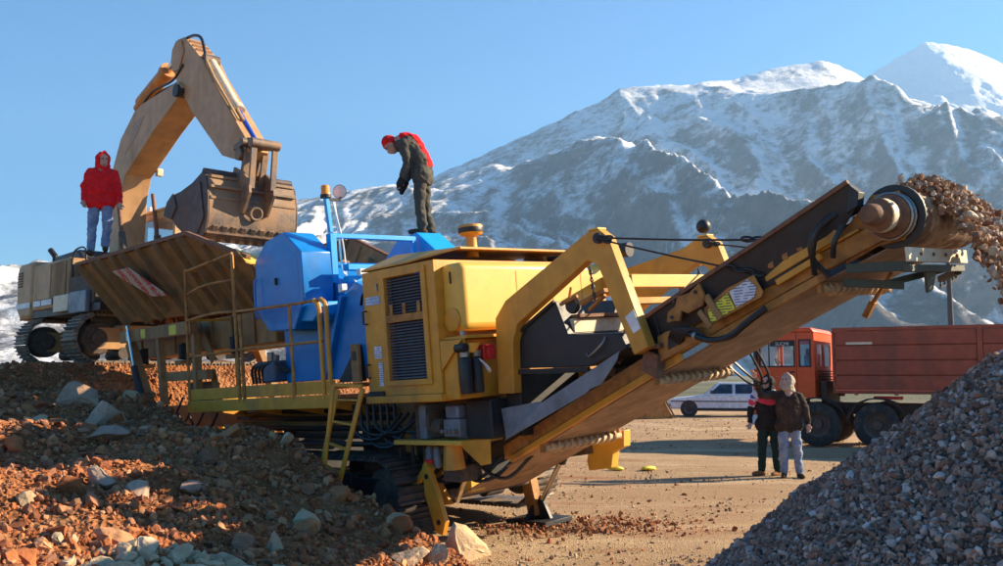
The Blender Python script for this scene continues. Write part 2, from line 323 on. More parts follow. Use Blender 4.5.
def mountain_mat(name, tint):
    m = bpy.data.materials.new(name); m.use_nodes = True; t = m.node_tree; N = t.nodes; K = t.links.new; b = N['Principled BSDF']
    b.inputs['Roughness'].default_value = .9; b.inputs['Specular IOR Level'].default_value = .1
    g = N.new('ShaderNodeNewGeometry')
    def noise(sc, det=7, ro=.62):
        n = N.new('ShaderNodeTexNoise'); n.inputs['Scale'].default_value = sc; n.inputs['Detail'].default_value = det; n.inputs['Roughness'].default_value = ro; K(g.outputs['Position'], n.inputs['Vector']); return n.outputs[0]
    def math_(op, a, c, d=None):
        x = N.new('ShaderNodeMath'); x.operation = op
        for i, q in enumerate((a, c, d)):
            if q is None: continue
            if isinstance(q, (int, float)): x.inputs[i].default_value = q
            else: K(q, x.inputs[i])
        return x.outputs[0]
    sp = N.new('ShaderNodeSeparateXYZ'); K(g.outputs['Position'], sp.inputs[0]); sn = N.new('ShaderNodeSeparateXYZ'); K(g.outputs['Normal'], sn.inputs[0])
    hgt = math_('MULTIPLY', sp.outputs[2], 1/1200)
    lit_flank = math_('MULTIPLY', sn.outputs[0], .30)              # sunlit side painted in: right-facing slopes get more snow white, left-facing less
    s1 = math_('ADD', math_('MULTIPLY', noise(.006), 1.1), math_('MULTIPLY', noise(.035, 6, .7), .95))
    f = math_('ADD', math_('ADD', s1, math_('MULTIPLY', hgt, tint[0])), lit_flank)
    mr = N.new('ShaderNodeMapRange'); mr.interpolation_type = 'SMOOTHSTEP'; mr.inputs[1].default_value = tint[1]; mr.inputs[2].default_value = tint[2]; K(f, mr.inputs[0])
    rk = N.new('ShaderNodeValToRGB'); K(noise(.02), rk.inputs[0]); rk.color_ramp.elements[0].position = .35; rk.color_ramp.elements[0].color = (.045, .042, .04, 1); rk.color_ramp.elements[1].position = .7; rk.color_ramp.elements[1].color = (.20, .16, .125, 1)
    mx = N.new('ShaderNodeMix'); mx.data_type = 'RGBA'; K(mr.outputs[0], mx.inputs[0]); K(rk.outputs[0], mx.inputs[6]); mx.inputs[7].default_value = (.82, .83, .85, 1)
    K(mx.outputs[2], b.inputs['Base Color'])
    bp = N.new('ShaderNodeBump'); bp.inputs['Strength'].default_value = .85; bp.inputs['Distance'].default_value = 22; K(noise(.03, 9, .68), bp.inputs['Height']); K(bp.outputs[0], b.inputs['Normal'])
    return m
def mountain(name, ridge, Yr, y0, dx, seed, m, x0, x1, spur, jag):
    rx = np.array([p[0] for p in ridge], float); rz = np.array([p[1] for p in ridge], float)
    xs = np.arange(x0, x1, dx); ys = np.concatenate([np.arange(y0, Yr, dx), np.arange(Yr, Yr+900, dx*3)])
    X, Y = np.meshgrid(xs, ys)
    wx = X + (fbm(X/900+seed, Y/900+3, 3)-.5)*700
    zr = np.interp(X, rx, rz)
    yr = Yr + (fbm(X/700+seed*2, X*0+4.5, 3)-.5)*0
    t = (Y-y0)/(yr-y0); tc = np.clip(t, 0, 1)
    h = zr*tc**1.22
    slant = wx + (Y-y0)*.22
    sp = ridged(slant/620+seed, Y/2300+seed, 2, .45); sp2 = ridged(wx/230+seed*3, Y/620+1.7, 4, .55); sp3 = fbm(wx/80, Y/90+seed, 5, .6)
    env = np.sin(np.pi*np.clip(tc, 0, 1)**.8)**.8
    h = h + env*zr*(spur*(sp-.62) + spur*.42*(sp2-.6)) + env*zr*.05*(sp3-.5)
    h = h + np.where(tc > .9, (fbm(X/60+seed, Y/60, 5, .62)-.5)*jag*np.clip((tc-.9)*10, 0, 1), 0)
    h = np.where(t > 1, zr*(1-(t-1)*1.6)+(h-h), h) - 4*(tc < .01)
    return tag(grid_mesh(name, X, Y, np.maximum(h, -6), m), kind='structure')
RIDGE1 = [(-5200,60),(-3037,171),(-2472,217),(-1908,316),(-1681,362),(-1342,458),(-1039,562),(-797,667),(-582,707),(-398,731),(-287,749),(-17,878),(207,980),(390,1064),(452,1103),(573,1119),(725,1127),(814,1141),(884,1141),(1006,1179),(1127,1203),(1248,1219),(1310,1203),(1413,1149),(1547,1084),(1776,1004),(1940,945),(2498,788),(3439,554),(5200,200)]
RIDGE2 = [(-500,700),(1191,1285),(1675,1469),(2044,1685),(2199,1790),(2366,1896),(2571,2012),(2746,1992),(2932,1933),(3038,1883),(3495,1715),(4198,1408),(5356,921),(6300,500)]
mountain('snowy_mountain', RIDGE1, 3600, 1250, 9., 2.3, mountain_mat('mountain_snow_rock', (.30, .93, 1.32)), -3600, 3700, .36, 22)
mountain('snowy_peak', RIDGE2, 5600, 3300, 14., 7.1, mountain_mat('peak_snow_rock', (.45, .92, 1.30)), 300, 6000, .22, 26)
hz = bpy.data.materials.new('haze_air'); hz.use_nodes = True; t = hz.node_tree; t.nodes.clear()
pv = t.nodes.new('ShaderNodeVolumePrincipled'); out = t.nodes.new('ShaderNodeOutputMaterial'); t.links.new(pv.outputs[0], out.inputs['Volume'])
pv.inputs['Color'].default_value = (.36, .62, 1, 1); pv.inputs['Density'].default_value = 1.2e-4; pv.inputs['Anisotropy'].default_value = .2
hb = MB().box((-6500, -500, -7.5), (6500, 7600, 2100)).build('haze', hz); tag(hb, 'thin pale blue air haze in front of the mountains', kind='stuff')
# ------------------------------------------------------------------ mobile crusher; u along the machine towards the discharge, v across (away), w up
CR = empty('mobile_crusher', (-6.6, 15.8, -.3), (R_(3.9), R_(-2.4), R_(-46.3)))
tag(CR, 'yellow tracked mobile rock crusher with blue jaw housing and raised discharge conveyor', 'crusher')
def part(name, mb, m, parent=None, bev=.008, label=None):
    o = mb.build(name, m, parent or CR, bev)
    if label: o['label'] = label
    return o
def box(name, lo, hi, m, parent=None, bev=.008, label=None): return part(name, MB().box(lo, hi), m, parent, bev, label)
def beam(name, p, q, w_, h, m, parent=None, up=(0,0,1), bev=.006): return part(name, MB().beam(p, q, w_, h, up), m, parent, bev)
def tube(name, pts, r, m, parent=None, n=8): return part(name, MB().tube(pts, r, n), m, parent, 0)
# --- tracks
def make_track(root, c, ax, lat, half, rad, width, n, shoe_m, frame_m, thick=.045):
    """c: centre between wheels; ax: unit long axis; lat: unit across"""
    c, ax, lat = fix(c), fix(ax), fix(lat); up = Vector((0,0,1))
    m = MB(); a, b = c-ax*half, c+ax*half
    m.beam(a, b, width*.55, rad*.95)
    m.beam(c-ax*half*.7+up*rad*.35, c+ax*half*.7+up*rad*.35, width*.7, rad*.5)
    fr = m.build('track_frame', frame_m, root, .01)
    for e, nm in ((a, 'idler_wheel'), (b, 'drive_sprocket')):
        mm = MB().lathe([(0,-width*.3),(rad*.66,-width*.26),(rad*.74,-width*.2),(rad*.74,width*.2),(rad*.66,width*.26),(0,width*.3)], e, lat, 20)
        mm.cyl(e-lat*width*.36, e+lat*width*.36, rad*.3); mm.build(nm, DUSTM, fr)
    for k in range(5):
        p = a.lerp(b, (k+1)/6)-up*rad*.62
        MB().cyl(p-lat*width*.33, p+lat*width*.33, rad*.26).build('track_roller', SHOED, fr)
    per = 4*half+2*math.pi*rad; pitch = per/n
    sm = MB().box((-pitch*.46, -width/2, -thick*.3), (pitch*.46, width/2, thick*.35))
    for q in (-.36, 0, .36): sm.box((pitch*q-.012, -width/2, thick*.3), (pitch*q+.012, width/2, thick*.95))
    sh0 = None
    for i in range(n):
        s_ = i*pitch
        if s_ < 2*half: p = a+ax*s_+up*rad; th = 0
        elif s_ < 2*half+math.pi*rad: th = (s_-2*half)/rad; p = b+ax*math.sin(th)*rad+up*math.cos(th)*rad
        elif s_ < 4*half+math.pi*rad: p = b-ax*(s_-2*half-math.pi*rad)-up*rad; th = math.pi
        else: th = math.pi+(s_-4*half-math.pi*rad)/rad; p = a+ax*math.sin(th)*rad+up*math.cos(th)*rad
        X_ = ax*math.cos(th)-up*math.sin(th); Z_ = ax*math.sin(th)+up*math.cos(th)
        rot = Matrix((X_, lat, Z_)).transposed() if X_.cross(lat).dot(Z_) > 0 else Matrix((X_, -lat, Z_)).transposed()
        if sh0 is None: sh0 = sm.build('track_shoe', shoe_m, fr); o = sh0
        else: o = sh0.copy(); COL.objects.link(o); o.parent = fr
        o.location = p; o.rotation_euler = rot.to_euler()
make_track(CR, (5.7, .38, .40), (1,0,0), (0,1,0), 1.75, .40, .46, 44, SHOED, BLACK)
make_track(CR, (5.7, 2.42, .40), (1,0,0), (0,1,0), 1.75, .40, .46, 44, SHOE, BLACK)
# --- chassis
for v in (.78, 2.02): box('chassis_beam', (1.0, v-.07, 1.12), (9.05, v+.07, 1.46), OCH)
for u in (1.6, 3.4, 5.2, 7.0, 8.8): box('cross_member', (u-.07, .86, 1.16), (u+.07, 1.94, 1.40), OCH)
box('track_crossbeam', (4.7, .5, .45), (5.0, 2.3, .8), BLACK); box('track_crossbeam', (6.5, .5, .45), (6.8, 2.3, .8), BLACK)
for u in (4.85, 6.65): box('track_mount', (u-.16, .72, .78), (u+.16, 2.08, 1.115), BLACK)
# --- feed hopper
def hopper_pt(u, k, far=False):          # k = 0 at the bottom, 1 at the rim
    v = .62*(1-k); return (u, 2.8-v if far else v, 2.86+k*(3.93-2.86) - .02*u*k)
HP = CR
for far in (0, 1):
    s_ = 1 if far else -1; off = (0, .024*s_*-1, 0)
    poly = [(.12,.62,2.90),(4.6,.62,2.76),(4.96,.20,3.36),(3.67,0,3.86),(-.42,0,3.94)]
    if far: poly = [(p[0], 2.8-p[1], p[2]) for p in poly]
    part('hopper_side', MB().prism(poly, (0, .022 if not far else -.022, .012)), OCH, HP, 0)
    rim = [(-.42,-.01,3.95),(3.67,-.01,3.87),(4.96,.19,3.37)]
    if far: rim = [(p[0], 2.8-p[1], p[2]) for p in rim]
    part('rim_bar', MB().beam(rim[0], rim[1], .07, .06).beam(rim[1], rim[2], .07, .06), RUST, HP, .005)
    tops = [-.25, .3, .62, 1.12, 1.55, 2.1, 2.75, 3.2, 3.55, 4.0, 4.45]
    for i, u in enumerate(tops):
        kt = 1 if u < 3.67 else 1-(u-3.67)/1.29*.62
        ub = .2+(u+.25)*.93
        p = Vector((u, .62*(1-kt)-.03, 2.83+kt*1.10-.02*u)); q = Vector((ub, .60, 2.88-.025*ub))
        if i % 3 == 1: q = p.lerp(q, .9)
        if far: p.y = 2.8-p.y; q.y = 2.8-q.y
        part('stiffener', MB().beam(p, q, .016, .15 if i % 2 else .22, (0, .85*s_, -.45)), OCH, HP, 0)
part('hopper_back', MB().prism([(-.42,.02,3.93),(-.42,2.78,3.93),(.12,2.16,2.9),(.12,.64,2.9)], (.02,0,.01)), OCH, HP, 0)
for k in range(5):
    f = (k+.5)/5; part('stiffener', MB().beam((-.44, .2+2.4*f, 3.9), (.08, .75+1.3*f, 2.92), .016, .1, (-1,0,0)), OCH, HP, 0)
part('hopper_sign', MB().prism([(1.18,-.07,3.64),(1.82,-.07,3.62),(2.50,.21,3.13),(1.98,.21,3.16)], (0,-.012,-.008)), SIGN, HP, 0, 'faded red and white sign board')
box('vibrating_feeder', (.2, .66, 2.25), (4.75, 2.14, 2.72), OCH, None, .02)
for k in range(7): beam('feeder_rib', (.5+k*.62, .645, 2.28), (.5+k*.62, .645, 2.70), .03, .05, OCH, None, (0,1,0))
for u in (.9, 2.3, 3.9):
    part('feeder_spring', MB().tube([(u+.06*math.cos(t*.9), .5+.06*math.sin(t*.9), 2.16+t*.0042) for t in range(0, 60)], .014, 6), BLACK, None, 0)
    box('spring_seat', (u-.1, .4, 2.09), (u+.1, .64, 2.15), OCH)
# support frame below the hopper
beam('support_beam', (.60, .30, 2.62), (3.1, .30, 2.60), .12, .19, OCH); beam('support_beam', (.60, 2.5, 2.62), (3.1, 2.5, 2.60), .12, .19, OCH)
for u0, u1 in ((1.08, 1.2), (1.42, 1.58)): box('reflective_sticker', (u0 if u0 > 1.3 else .86, .2355, 2.55), (u1 if u0 > 1.3 else 1.0, .239, 2.69), WHITE if u0 < 1.3 else YLAB, None, 0)
box('reflective_sticker', (2.42, .2355, 2.53), (2.66, .239, 2.67), YLAB, None, 0)
part('hopper_leg', MB().beam((.86,.3,2.52), (1.42,.3,1.62), .12, .17).beam((1.40,.3,1.64), (1.95,.3,.35), .12, .17), OCH)
part('hopper_leg', MB().beam((.86,2.5,2.52), (1.42,2.5,1.62), .12, .17).beam((1.40,2.5,1.64), (1.95,2.5,.05), .12, .17), OCH)
beam('support_post', (1.95,.30,2.52), (2.02,.30,1.50), .1, .1, OCH); beam('support_post', (3.05,.34,2.52), (3.05,.34,1.46), .1, .1, OCH)
for p, q in (((2.72,.55,2.66),(3.16,.55,2.1)), ((2.70,.56,2.66),(2.66,.56,1.75)), ((3.2,.5,1.95),(3.45,.5,1.3))): part('gusset_brace', MB().beam(p, q, .03, .15, (1,0,0)), OCH)
beam('lower_beam', (1.9,.36,1.92), (3.4,.36,1.90), .1, .14, OCH)
hc = part('hydraulic_cylinder', MB().cyl((1.22,.19,2.12), (1.55,.19,1.40), .055).cyl((1.52,.19,1.42),(1.62,.19,1.2),.035), BLACK, None, 0)
part('piston_rod', MB().cyl((1.04,.19,2.78), (1.22,.19,2.14), .026), CHROME, hc, 0)
part('discharge_chute', MB().prism([(1.45,.9,1.22),(2.05,.9,1.5),(2.75,.9,1.02),(2.35,.9,.72)], (0,.9,0)), YEL2, None, .01, 'sunlit yellow side chute')
box('feeder_motor', (2.5,.45,1.52), (2.95,.75,1.8), DUSTM, None, .04)
for k in range(5):
    a = Vector((1.5+.32*k, .2+.03*k, 1.55-.06*k)); tube('hydraulic_hose', arc([a, a+V(.15,.04,-.25), a+V(.4,.1,-.2), a+V(.55,.2,.1)]), .018, HOSE)
# --- service platform with railings
box('platform_deck', (3.5,.0,1.60), (7.05,.76,1.64), RUSTY)
for a, b in ((3.48, 4.98), (5.04, 7.05)): box('kick_plate', (a,-.012,1.556), (b,.012,1.705), YEL, None, .004)
box('platform_edge_beam', (3.46,-.03,1.395), (7.06,.03,1.545), YEL, None, .006)
for u in (3.9, 4.9, 5.9, 6.8): beam('platform_bracket', (u,.03,1.46), (u,.71,1.30), .05, .1, YEL)
def rail(name, pts, r=.02, m=RUSTY): return tube(name, pts, r, m, None, 7)
rail('railing_post', [(3.52,-.02,1.5),(3.58,-.02,3.34)], .021)
for u in (4.93, 5.05): rail('railing_post', [(u,-.02,1.5),(u-.01,-.02,3.40 if u < 5 else 2.62)], .024)
part('railing_post', MB().box((6.20,-.03,1.5),(6.26,-.012,2.62)), RUSTY)
for u in (6.86, 7.0): part('railing_post', MB().tube(arc([(u,-.02,1.5),(u,-.02,2.35),(u-.015,-.02,2.56),(u-.1,-.02,2.63)], 6), .028, 8), YEL, None, 0)
rail('hand_rail', arc([(3.58,-.02,2.66),(4.3,-.025,2.69),(5.05,-.02,2.66),(6.1,-.02,2.63),(6.92,-.02,2.62)], 4), .02)
rail('mid_rail', arc([(3.55,-.02,2.15),(4.2,-.03,2.16),(5.0,-.02,2.17),(6.9,-.02,2.15)], 4), .018)
rail('cage_top_rail', [(3.58,-.02,3.34),(4.93,-.02,3.42)], .02); rail('cage_rail', arc([(3.58,-.02,3.02),(4.2,-.06,3.08),(4.93,-.02,3.08)], 4), .018)
for u in (3.55, 4.95): rail('cage_post', [(u,.7,1.62),(u,.7,3.38)], .021, YEL)
for w_ in (2.2, 2.7, 3.36): rail('cage_rail', [(3.55,.7,w_),(4.95,.7,w_)], .018, YEL)
for w_ in (3.36, 2.66): rail('cage_side_rail', [(3.57,-.02,w_),(3.55,.7,w_)], .018, YEL)
part('cage_corner_plate', MB().prism([(3.5,.62,3.42),(3.5,.74,3.42),(3.5,.74,3.02),(3.5,.68,3.0)], (.03,0,0)), YEL2, None, .003)
part('hopper_corner_plate', MB().prism([(4.78,.12,3.50),(5.0,.12,3.32),(5.02,.42,3.22),(4.8,.42,3.42)], (0,.01,-.03)), YEL2, None, .003)
# ladder
ld = [((7.34,-.16,1.60),(7.10,-.30,.70)), ((7.80,-.16,1.60),(7.44,-.30,.58))]
for p, q in ld: beam('ladder_rail', p, q, .03, .05, YEL)
beam('ladder_handrail', (7.53,-.34,1.66), (7.33,-.42,.62), .03, .04, YEL); beam('ladder_handrail_top', (7.53,-.34,1.66),(7.80,-.16,1.62), .03, .04, YEL)
for k in range(4):
    f = .12+k*.25; a = fix(ld[0][0]).lerp(fix(ld[0][1]), f); b = fix(ld[1][0]).lerp(fix(ld[1][1]), f)
    beam('ladder_rung', a, b, .05, .022, YEL)
# pipes and hoses below the platform
for k, (v, w_) in enumerate(((.60,1.34),(.66,1.24),(.60,1.12),(.68,1.02),(.62,.93))): tube('hydraulic_pipe', [(3.6,v,w_),(4.6,v,w_-.01),(5.6,v,w_-.02),(7.3,v,w_-.015)], .033, HOSE)
for k in range(7):
    a = Vector((6.9+.1*k, .34+.02*k, 1.40)); d = random.uniform(.25,.5)
    tube('hydraulic_hose', arc([a, a+V(.1,-.04,-d), a+V(.45,0,-d-.05), a+V(.75,.1,-.12)]), .022, HOSE)
# --- blue jaw crusher
JW = CR
OCT = [(5.04,3.30),(5.33,3.52),(5.77,3.58),(6.14,3.29),(6.15,2.72),(5.90,2.35),(5.29,2.37),(5.0,2.67)]
part('flywheel_guard', MB().prism([(a,.24,b) for a, b in OCT], (0,.44,0)), BLUE, JW, .012)
_c = Vector((5.58,.19,2.93)); _r = [Vector((a,.238,b)).lerp(Vector((5.58,.238,2.94)), .16) for a, b in OCT]
part('guard_face_panel', MB().add(_r+[_c], [((i+1)%8, i, 8) for i in range(8)]), BLUE, JW, 0)
tube('guard_handle', arc([(5.12,.21,2.55),(5.10,.18,2.6),(5.10,.18,3.0),(5.12,.21,3.06)], 5), .014, BLUE, JW)
box('guard_slot', (5.60,.17,2.93), (5.63,.2405,3.02), BLACK, JW, 0)
part('flywheel_guard', MB().prism([(a+.3,2.12,b+.02) for a, b in OCT], (0,.44,0)), BLUEL, JW, .012)
part('jaw_body', MB().prism([(5.0,.72,1.72),(5.0,.72,2.9),(5.5,.72,3.25),(6.1,.72,2.95),(6.4,.72,2.66),(6.9,.72,2.4),(7.1,.72,1.72)], (0,1.36,0)), BLUE, JW, .02)
part('lower_guard', MB().prism([(5.85,.30,2.62),(6.30,.30,2.66),(6.32,.30,2.50),(6.22,.30,2.42),(5.95,.30,2.44)], (0,.38,0)), BLUEL, JW, .015)
part('jaw_side_plate', MB().prism([(5.05,.60,1.70),(5.05,.60,2.4),(6.3,.60,2.62),(6.72,.60,2.85),(7.42,.60,2.5),(7.42,.60,1.70)], (0,.10,0)), BLUE, JW, .012)
part('jaw_side_rib', MB().beam((6.05,.57,1.72),(6.5,.57,2.7),.06,.10,(0,1,0)), BLUE, JW, .008)
part('toggle_wedge', MB().prism([(6.35,.52,1.66),(6.85,.52,1.66),(6.78,.52,2.1)], (0,.07,0)), BLACK, JW, .004)
part('toggle_box', MB().prism([(6.6,.74,2.3),(6.6,.74,2.72),(7.45,.74,2.62),(7.45,.74,2.2)], (0,1.3,0)), BLUE, JW, .015)
for w_ in (3.07, 2.92): part('cross_tube', MB().box((6.28,.74,w_-.04),(6.40,2.1,w_+.04)), BLUEL, JW, .008)
box('white_valve', (6.42,.84,2.96), (6.5,1.0,3.04), WHITE, JW); box('white_valve', (6.5,.50,2.74), (6.58,.58,2.84), WHITE, JW)
# beacon post and frame
part('guard_frame', MB().beam((6.1,.72,2.9),(6.1,.72,3.52),.09,.10).beam((6.1,.68,3.50),(6.1,2.06,3.50),.07,.06).beam((6.1,2.03,2.95),(6.1,2.03,3.49),.06,.06), BLUEL, JW, .006)
beam('beacon_post', (6.1,.72,3.54), (6.1,.68,4.0), .055, .055, BLUEL, JW)
bc = part('beacon', MB().lathe([(0,0),(.062,0),(.062,.02),(.055,.03),(.055,.10),(.045,.118),(0,.12)], (6.1,.68,4.02), (0,0,1), 14), AMBER, JW, 0, 'amber warning beacon')
part('beacon_base', MB().cyl((6.1,.68,3.98),(6.1,.68,4.02),.07), BLACK, bc, 0)
wl = part('work_lamp', MB().lathe([(0,-.09),(.05,-.085),(.085,-.02),(.09,.0)], (6.12,.88,4.07), (.55,-.7,-.1), 14), BLACK, JW, 0)
part('lamp_lens', MB().lathe([(0,.004),(.084,.002)], (6.12,.88,4.07), (.55,-.7,-.1), 14), WHITE, wl, 0)
part('lamp_bracket', MB().beam((6.1,.70,3.96),(6.12,.88,3.96),.02,.03).beam((6.12,.88,3.95),(6.12,.89,4.0),.02,.03), BLACK, wl, 0)
tube('white_conduit', arc([(6.1,.80,3.94),(6.1,.84,3.5),(6.1,.86,3.1),(6.2,.86,2.95),(6.45,.80,2.88),(6.5,.74,2.7)], 5), .014, WHITE, JW)
tube('white_conduit', arc([(6.1,.78,3.94),(6.12,.88,3.4),(6.12,.9,2.92)], 5), .010, WHITE, JW)
for k in range(4):
    a = Vector((6.95+.07*k,.50,2.55-.05*k)); tube('hydraulic_hose', arc([a, a+V(.15,-.05,.12), a+V(.4,-.02,.05), a+V(.6,.1,-.1)]), .017, HOSE, JW)
box('hydraulic_motor', (4.75,.42,1.72), (5.05,.66,2.0), mat('blue_grey_motor', (.06,.10,.2), .5, 0, .5), JW, .03)
part('motor_fitting', MB().cyl((4.85,.5,2.0),(4.85,.5,2.12),.05).cyl((4.95,.52,2.0),(4.97,.52,2.07),.04), STEEL, JW, 0)
for k in range(4):
    a = Vector((4.45+.09*k,.45,1.72)); tube('hydraulic_hose', arc([a, a+V(.05,-.03,.2), a+V(.3,0,.26), a+V(.5,.12,.12)]), .02, HOSE, JW)
box('control_plate', (7.36,.02,1.66), (7.5,.06,2.08), OCH, None, .006); box('control_window', (7.39,.012,1.90), (7.46,.0195,2.0), BLACK, None, 0)
# --- engine module
EN = CR
G0, G1, H0, H1 = 7.96, 8.58, 1.655, 2.74
eh = MB().holes('v', .10, .13, 7.56, 8.78, 1.50, 2.84, [(G0, G1, H0, H1)]); eh.box((7.56,.131,1.5),(7.60,2.5,2.84)).box((8.74,.131,1.5),(8.78,2.5,2.84)).box((7.60,2.47,1.5),(8.74,2.5,2.84)).box((7.60,.131,1.5),(8.74,2.47,1.53))
part('engine_housing', eh, YEL, EN, .0)
box('housing_base', (7.54,.06,1.42), (8.80,2.5,1.496), YEL, EN)
part('grille_frame', MB().holes('v', .078, .0995, G0-.07, G1+.07, H0-.06, H1+.06, [(G0, G1, H0, H1)]), YEL, EN, .005)
gr = box('grille_backing', (G0, .18, H0), (G1, .19, H1), BLACK, EN, 0)
sl0 = None
for k in range(34):
    wz = H0+.016+k*(H1-H0-.02)/34
    if sl0 is None: sl0 = part('louvre_slat', MB().prism([(G0,.105,0),(G0,.135,.014),(G0,.138,.010),(G0,.108,-.004)], (G1-G0,0,0)), GREYP, gr, 0); sl0.location = (0,0,wz)
    else: copy_part(sl0, gr, (0,0,wz))
box('grille_bar', (G0,.085,2.26), (G1,.103,2.34), RUSTY, EN, .004)
for u in (8.02, 8.24, 8.48): box('grille_tab', (u,.088,2.342), (u+.05,.102,2.45), RUSTY, EN, .003)
for w_ in (2.35, 1.77): tube('door_handle', [(7.60,.095,w_+.07),(7.60,.05,w_+.07),(7.60,.05,w_-.07),(7.60,.095,w_-.07)], .012, BLACK, EN, 6)
box('door_latch', (7.80,.085,2.62), (7.83,.098,2.70), STEEL, EN, 0)
box('printed_label', (7.60,.094,2.48), (7.86,.0985,2.57), LABB, EN, 0); box('printed_label', (7.70,.094,1.90), (7.83,.0985,2.03), LABW, EN, 0); box('printed_label', (7.76,.094,1.60), (7.83,.0985,1.86), LABW, EN, 0)
box('rubber_strip', (7.58,.07,1.498), (7.84,.098,1.55), RUBBER, EN, 0)
hd = part('hood_lid', MB().prism([(7.52,.12,2.86),(7.66,.5,3.02),(7.66,2.4,3.02),(7.52,2.4,2.86)], (.0,0,.02)).prism([(7.66,.5,3.02),(8.85,.42,2.95),(8.85,2.4,2.95),(7.66,2.4,3.02)], (0,0,.02)).prism([(7.52,.12,2.86),(8.3,.12,2.86),(8.85,.42,2.95),(7.66,.5,3.02)], (0,0,.02)), YEL, EN, 0)
part('air_intake', MB().lathe([(.075,-.12),(.06,-.02),(.055,.10),(.06,.12),(.115,.125),(.135,.15),(.135,.215),(.125,.235),(0,.245)], (8.50,.9,3.03), (0,0,1), 18), YEL, EN, 0)
part('intake_band', MB().lathe([(.1365,.15),(.1385,.155),(.1385,.2),(.1365,.205)], (8.50,.9,3.03), (0,0,1), 18), BLACK, EN, 0)
# tank
tk = MB().box((8.74,.20,2.10),(9.06,2.45,2.79)); tank = part('fuel_tank', tk, YEL2, EN, .075); tank.modifiers['bevel'].segments = 5
for v in (.98, 1.52, 2.0): box('tank_seam', (8.80,v-.006,2.2), (9.063,v+.006,2.7), YEL, tank, 0)
part('inspection_cover', MB().lathe([(0,0),(.115,0),(.12,.012),(.10,.018),(0,.012)], (8.90,.195,2.22), (0,-1,0), 18), YEL, tank, 0)
box('sight_slot', (8.90,.19,2.58), (8.92,.205,2.70), BLACK, tank, 0)
part('tank_shelf', MB().box((8.72,.15,2.02),(9.14,2.4,2.05)).beam((8.79,.16,1.95),(9.1,.16,2.0),.02,.06), YEL, EN, .004)
box('end_panel', (8.785,.13,1.43), (9.00,2.3,2.015), YEL, EN, .01)
part('corner_gusset', MB().prism([(8.79,.10,2.015),(9.12,.10,2.015),(8.79,.10,1.72)], (0,.02,0)), YEL, EN, .003)
for v in (.16, .31): 
    f_ = part('filter_canister', MB().lathe([(0,0),(.055,.0),(.062,.03),(.062,.32),(.05,.35),(0,.36)], (9.08,v,1.48), (0,0,1), 14), BLACK, EN, 0)
    part('filter_head', MB().cyl((9.08,v,1.84),(9.08,v,1.90),.05), STEEL, f_, 0)
part('filler_funnel', MB().cyl((9.09,.24,1.88),(9.09,.24,1.97),.05,.10), YEL2, EN, 0)
part('breather', MB().cyl((9.02,.12,1.93),(9.15,.12,1.93),.045), BLACK, EN, 0)
tube('white_hose', arc([(9.12,.3,1.82),(9.2,.36,1.72),(9.14,.42,1.68),(9.08,.38,1.8)], 6), .010, WHITE, EN)
sr = part('warning_siren', MB().box((9.002,.40,1.80),(9.10,.56,1.95)), REDP, EN, .012, 'red square warning siren')
part('siren_horn', MB().lathe([(0,.02),(.03,.02),(.04,.012),(.055,.02),(.068,.02),(.07,0)], (9.101,.48,1.875), (1,0,0), 16), REDP, sr, 0)
part('level_gauge', MB().cyl((9.03,.2,2.052),(9.03,.2,2.10),.03), STEEL, EN, 0)
# --- under the engine
box('valve_shelf', (7.66,.30,.955), (8.76,.9,1.005), YEL2, EN); box('battery_box', (7.96,.38,1.01), (8.04,.8,1.36), DUSTM, EN); box('grey_tank', (8.05,.36,1.01), (8.16,.8,1.37), GREYP, EN, .01)
vb = box('valve_block', (8.47,.34,1.04), (8.72,.62,1.22), GREYP, EN, .012); box('valve_cap', (8.50,.345,1.222), (8.70,.6,1.36), mat('valve_blue_grey', (.16,.2,.28), .4, .3, .5), EN, .02)
for k in range(4): part('valve_spool', MB().cyl((8.50+.06*k,.34,1.10),(8.50+.06*k,.28,1.10),.02), STEEL, vb, 0)
part('pump', MB().cyl((8.3,.4,1.14),(8.44,.4,1.14),.09).cyl((8.25,.4,1.2),(8.3,.4,1.2),.12), DUSTM, EN, 0)
box('black_tank', (8.74,.42,1.01), (9.12,1.1,1.40), BLACK, EN, .015)
part('bracket_plate', MB().prism([(8.70,.34,.995),(9.14,.34,1.02),(9.12,.34,.78),(9.0,.34,.76),(8.74,.34,.93)], (0,.03,0)), YEL, EN, .004)
part('shelf_leg', MB().cyl((8.50,.42,.95),(8.50,.42,.70),.09,.12,8), YEL, EN, .004)
part('end_plate', MB().prism([(7.36,.66,1.12),(7.62,.66,1.05),(7.95,.66,.95),(8.05,.66,.70),(7.95,.66,.5),(8.12,.66,.28),(7.60,.66,.22),(7.45,.66,.55)], (0,.05,0)), YEL, None, .006)
part('plate_slot', MB().prism([(7.58,.652,.98),(7.72,.652,.96),(7.70,.652,.66),(7.64,.652,.62)], (0,.007,0)), BLACK, None, 0)
for k in range(2): part('accumulator', MB().lathe([(0,0),(.045,.02),(.05,.05),(.05,.2),(.03,.24),(0,.25)], (8.02+.13*k,.5,.68), (0,0,1), 12), GREYP, EN, 0)
part('motor_cluster', MB().ball((8.3,.62,.78),.14).box((8.22,.5,.55),(8.5,.85,.72)).cyl((8.2,.55,.86),(8.45,.55,.9),.06), DUSTM, EN, .01)
sp_ = part('outrigger_arm', MB().beam((8.02,.46,.72),(7.72,.46,.42),.05,.06).beam((8.02,.44,.74),(8.10,.43,.66),.08,.09), YEL, None, .004)
part('outrigger_leg', MB().prism([(8.04,.36,.70),(8.14,.36,.72),(8.24,.36,.5),(8.36,.36,.16),(8.30,.36,.02),(8.20,.36,.04),(8.06,.36,.42)], (0,.06,0)), YEL, sp_, .004)
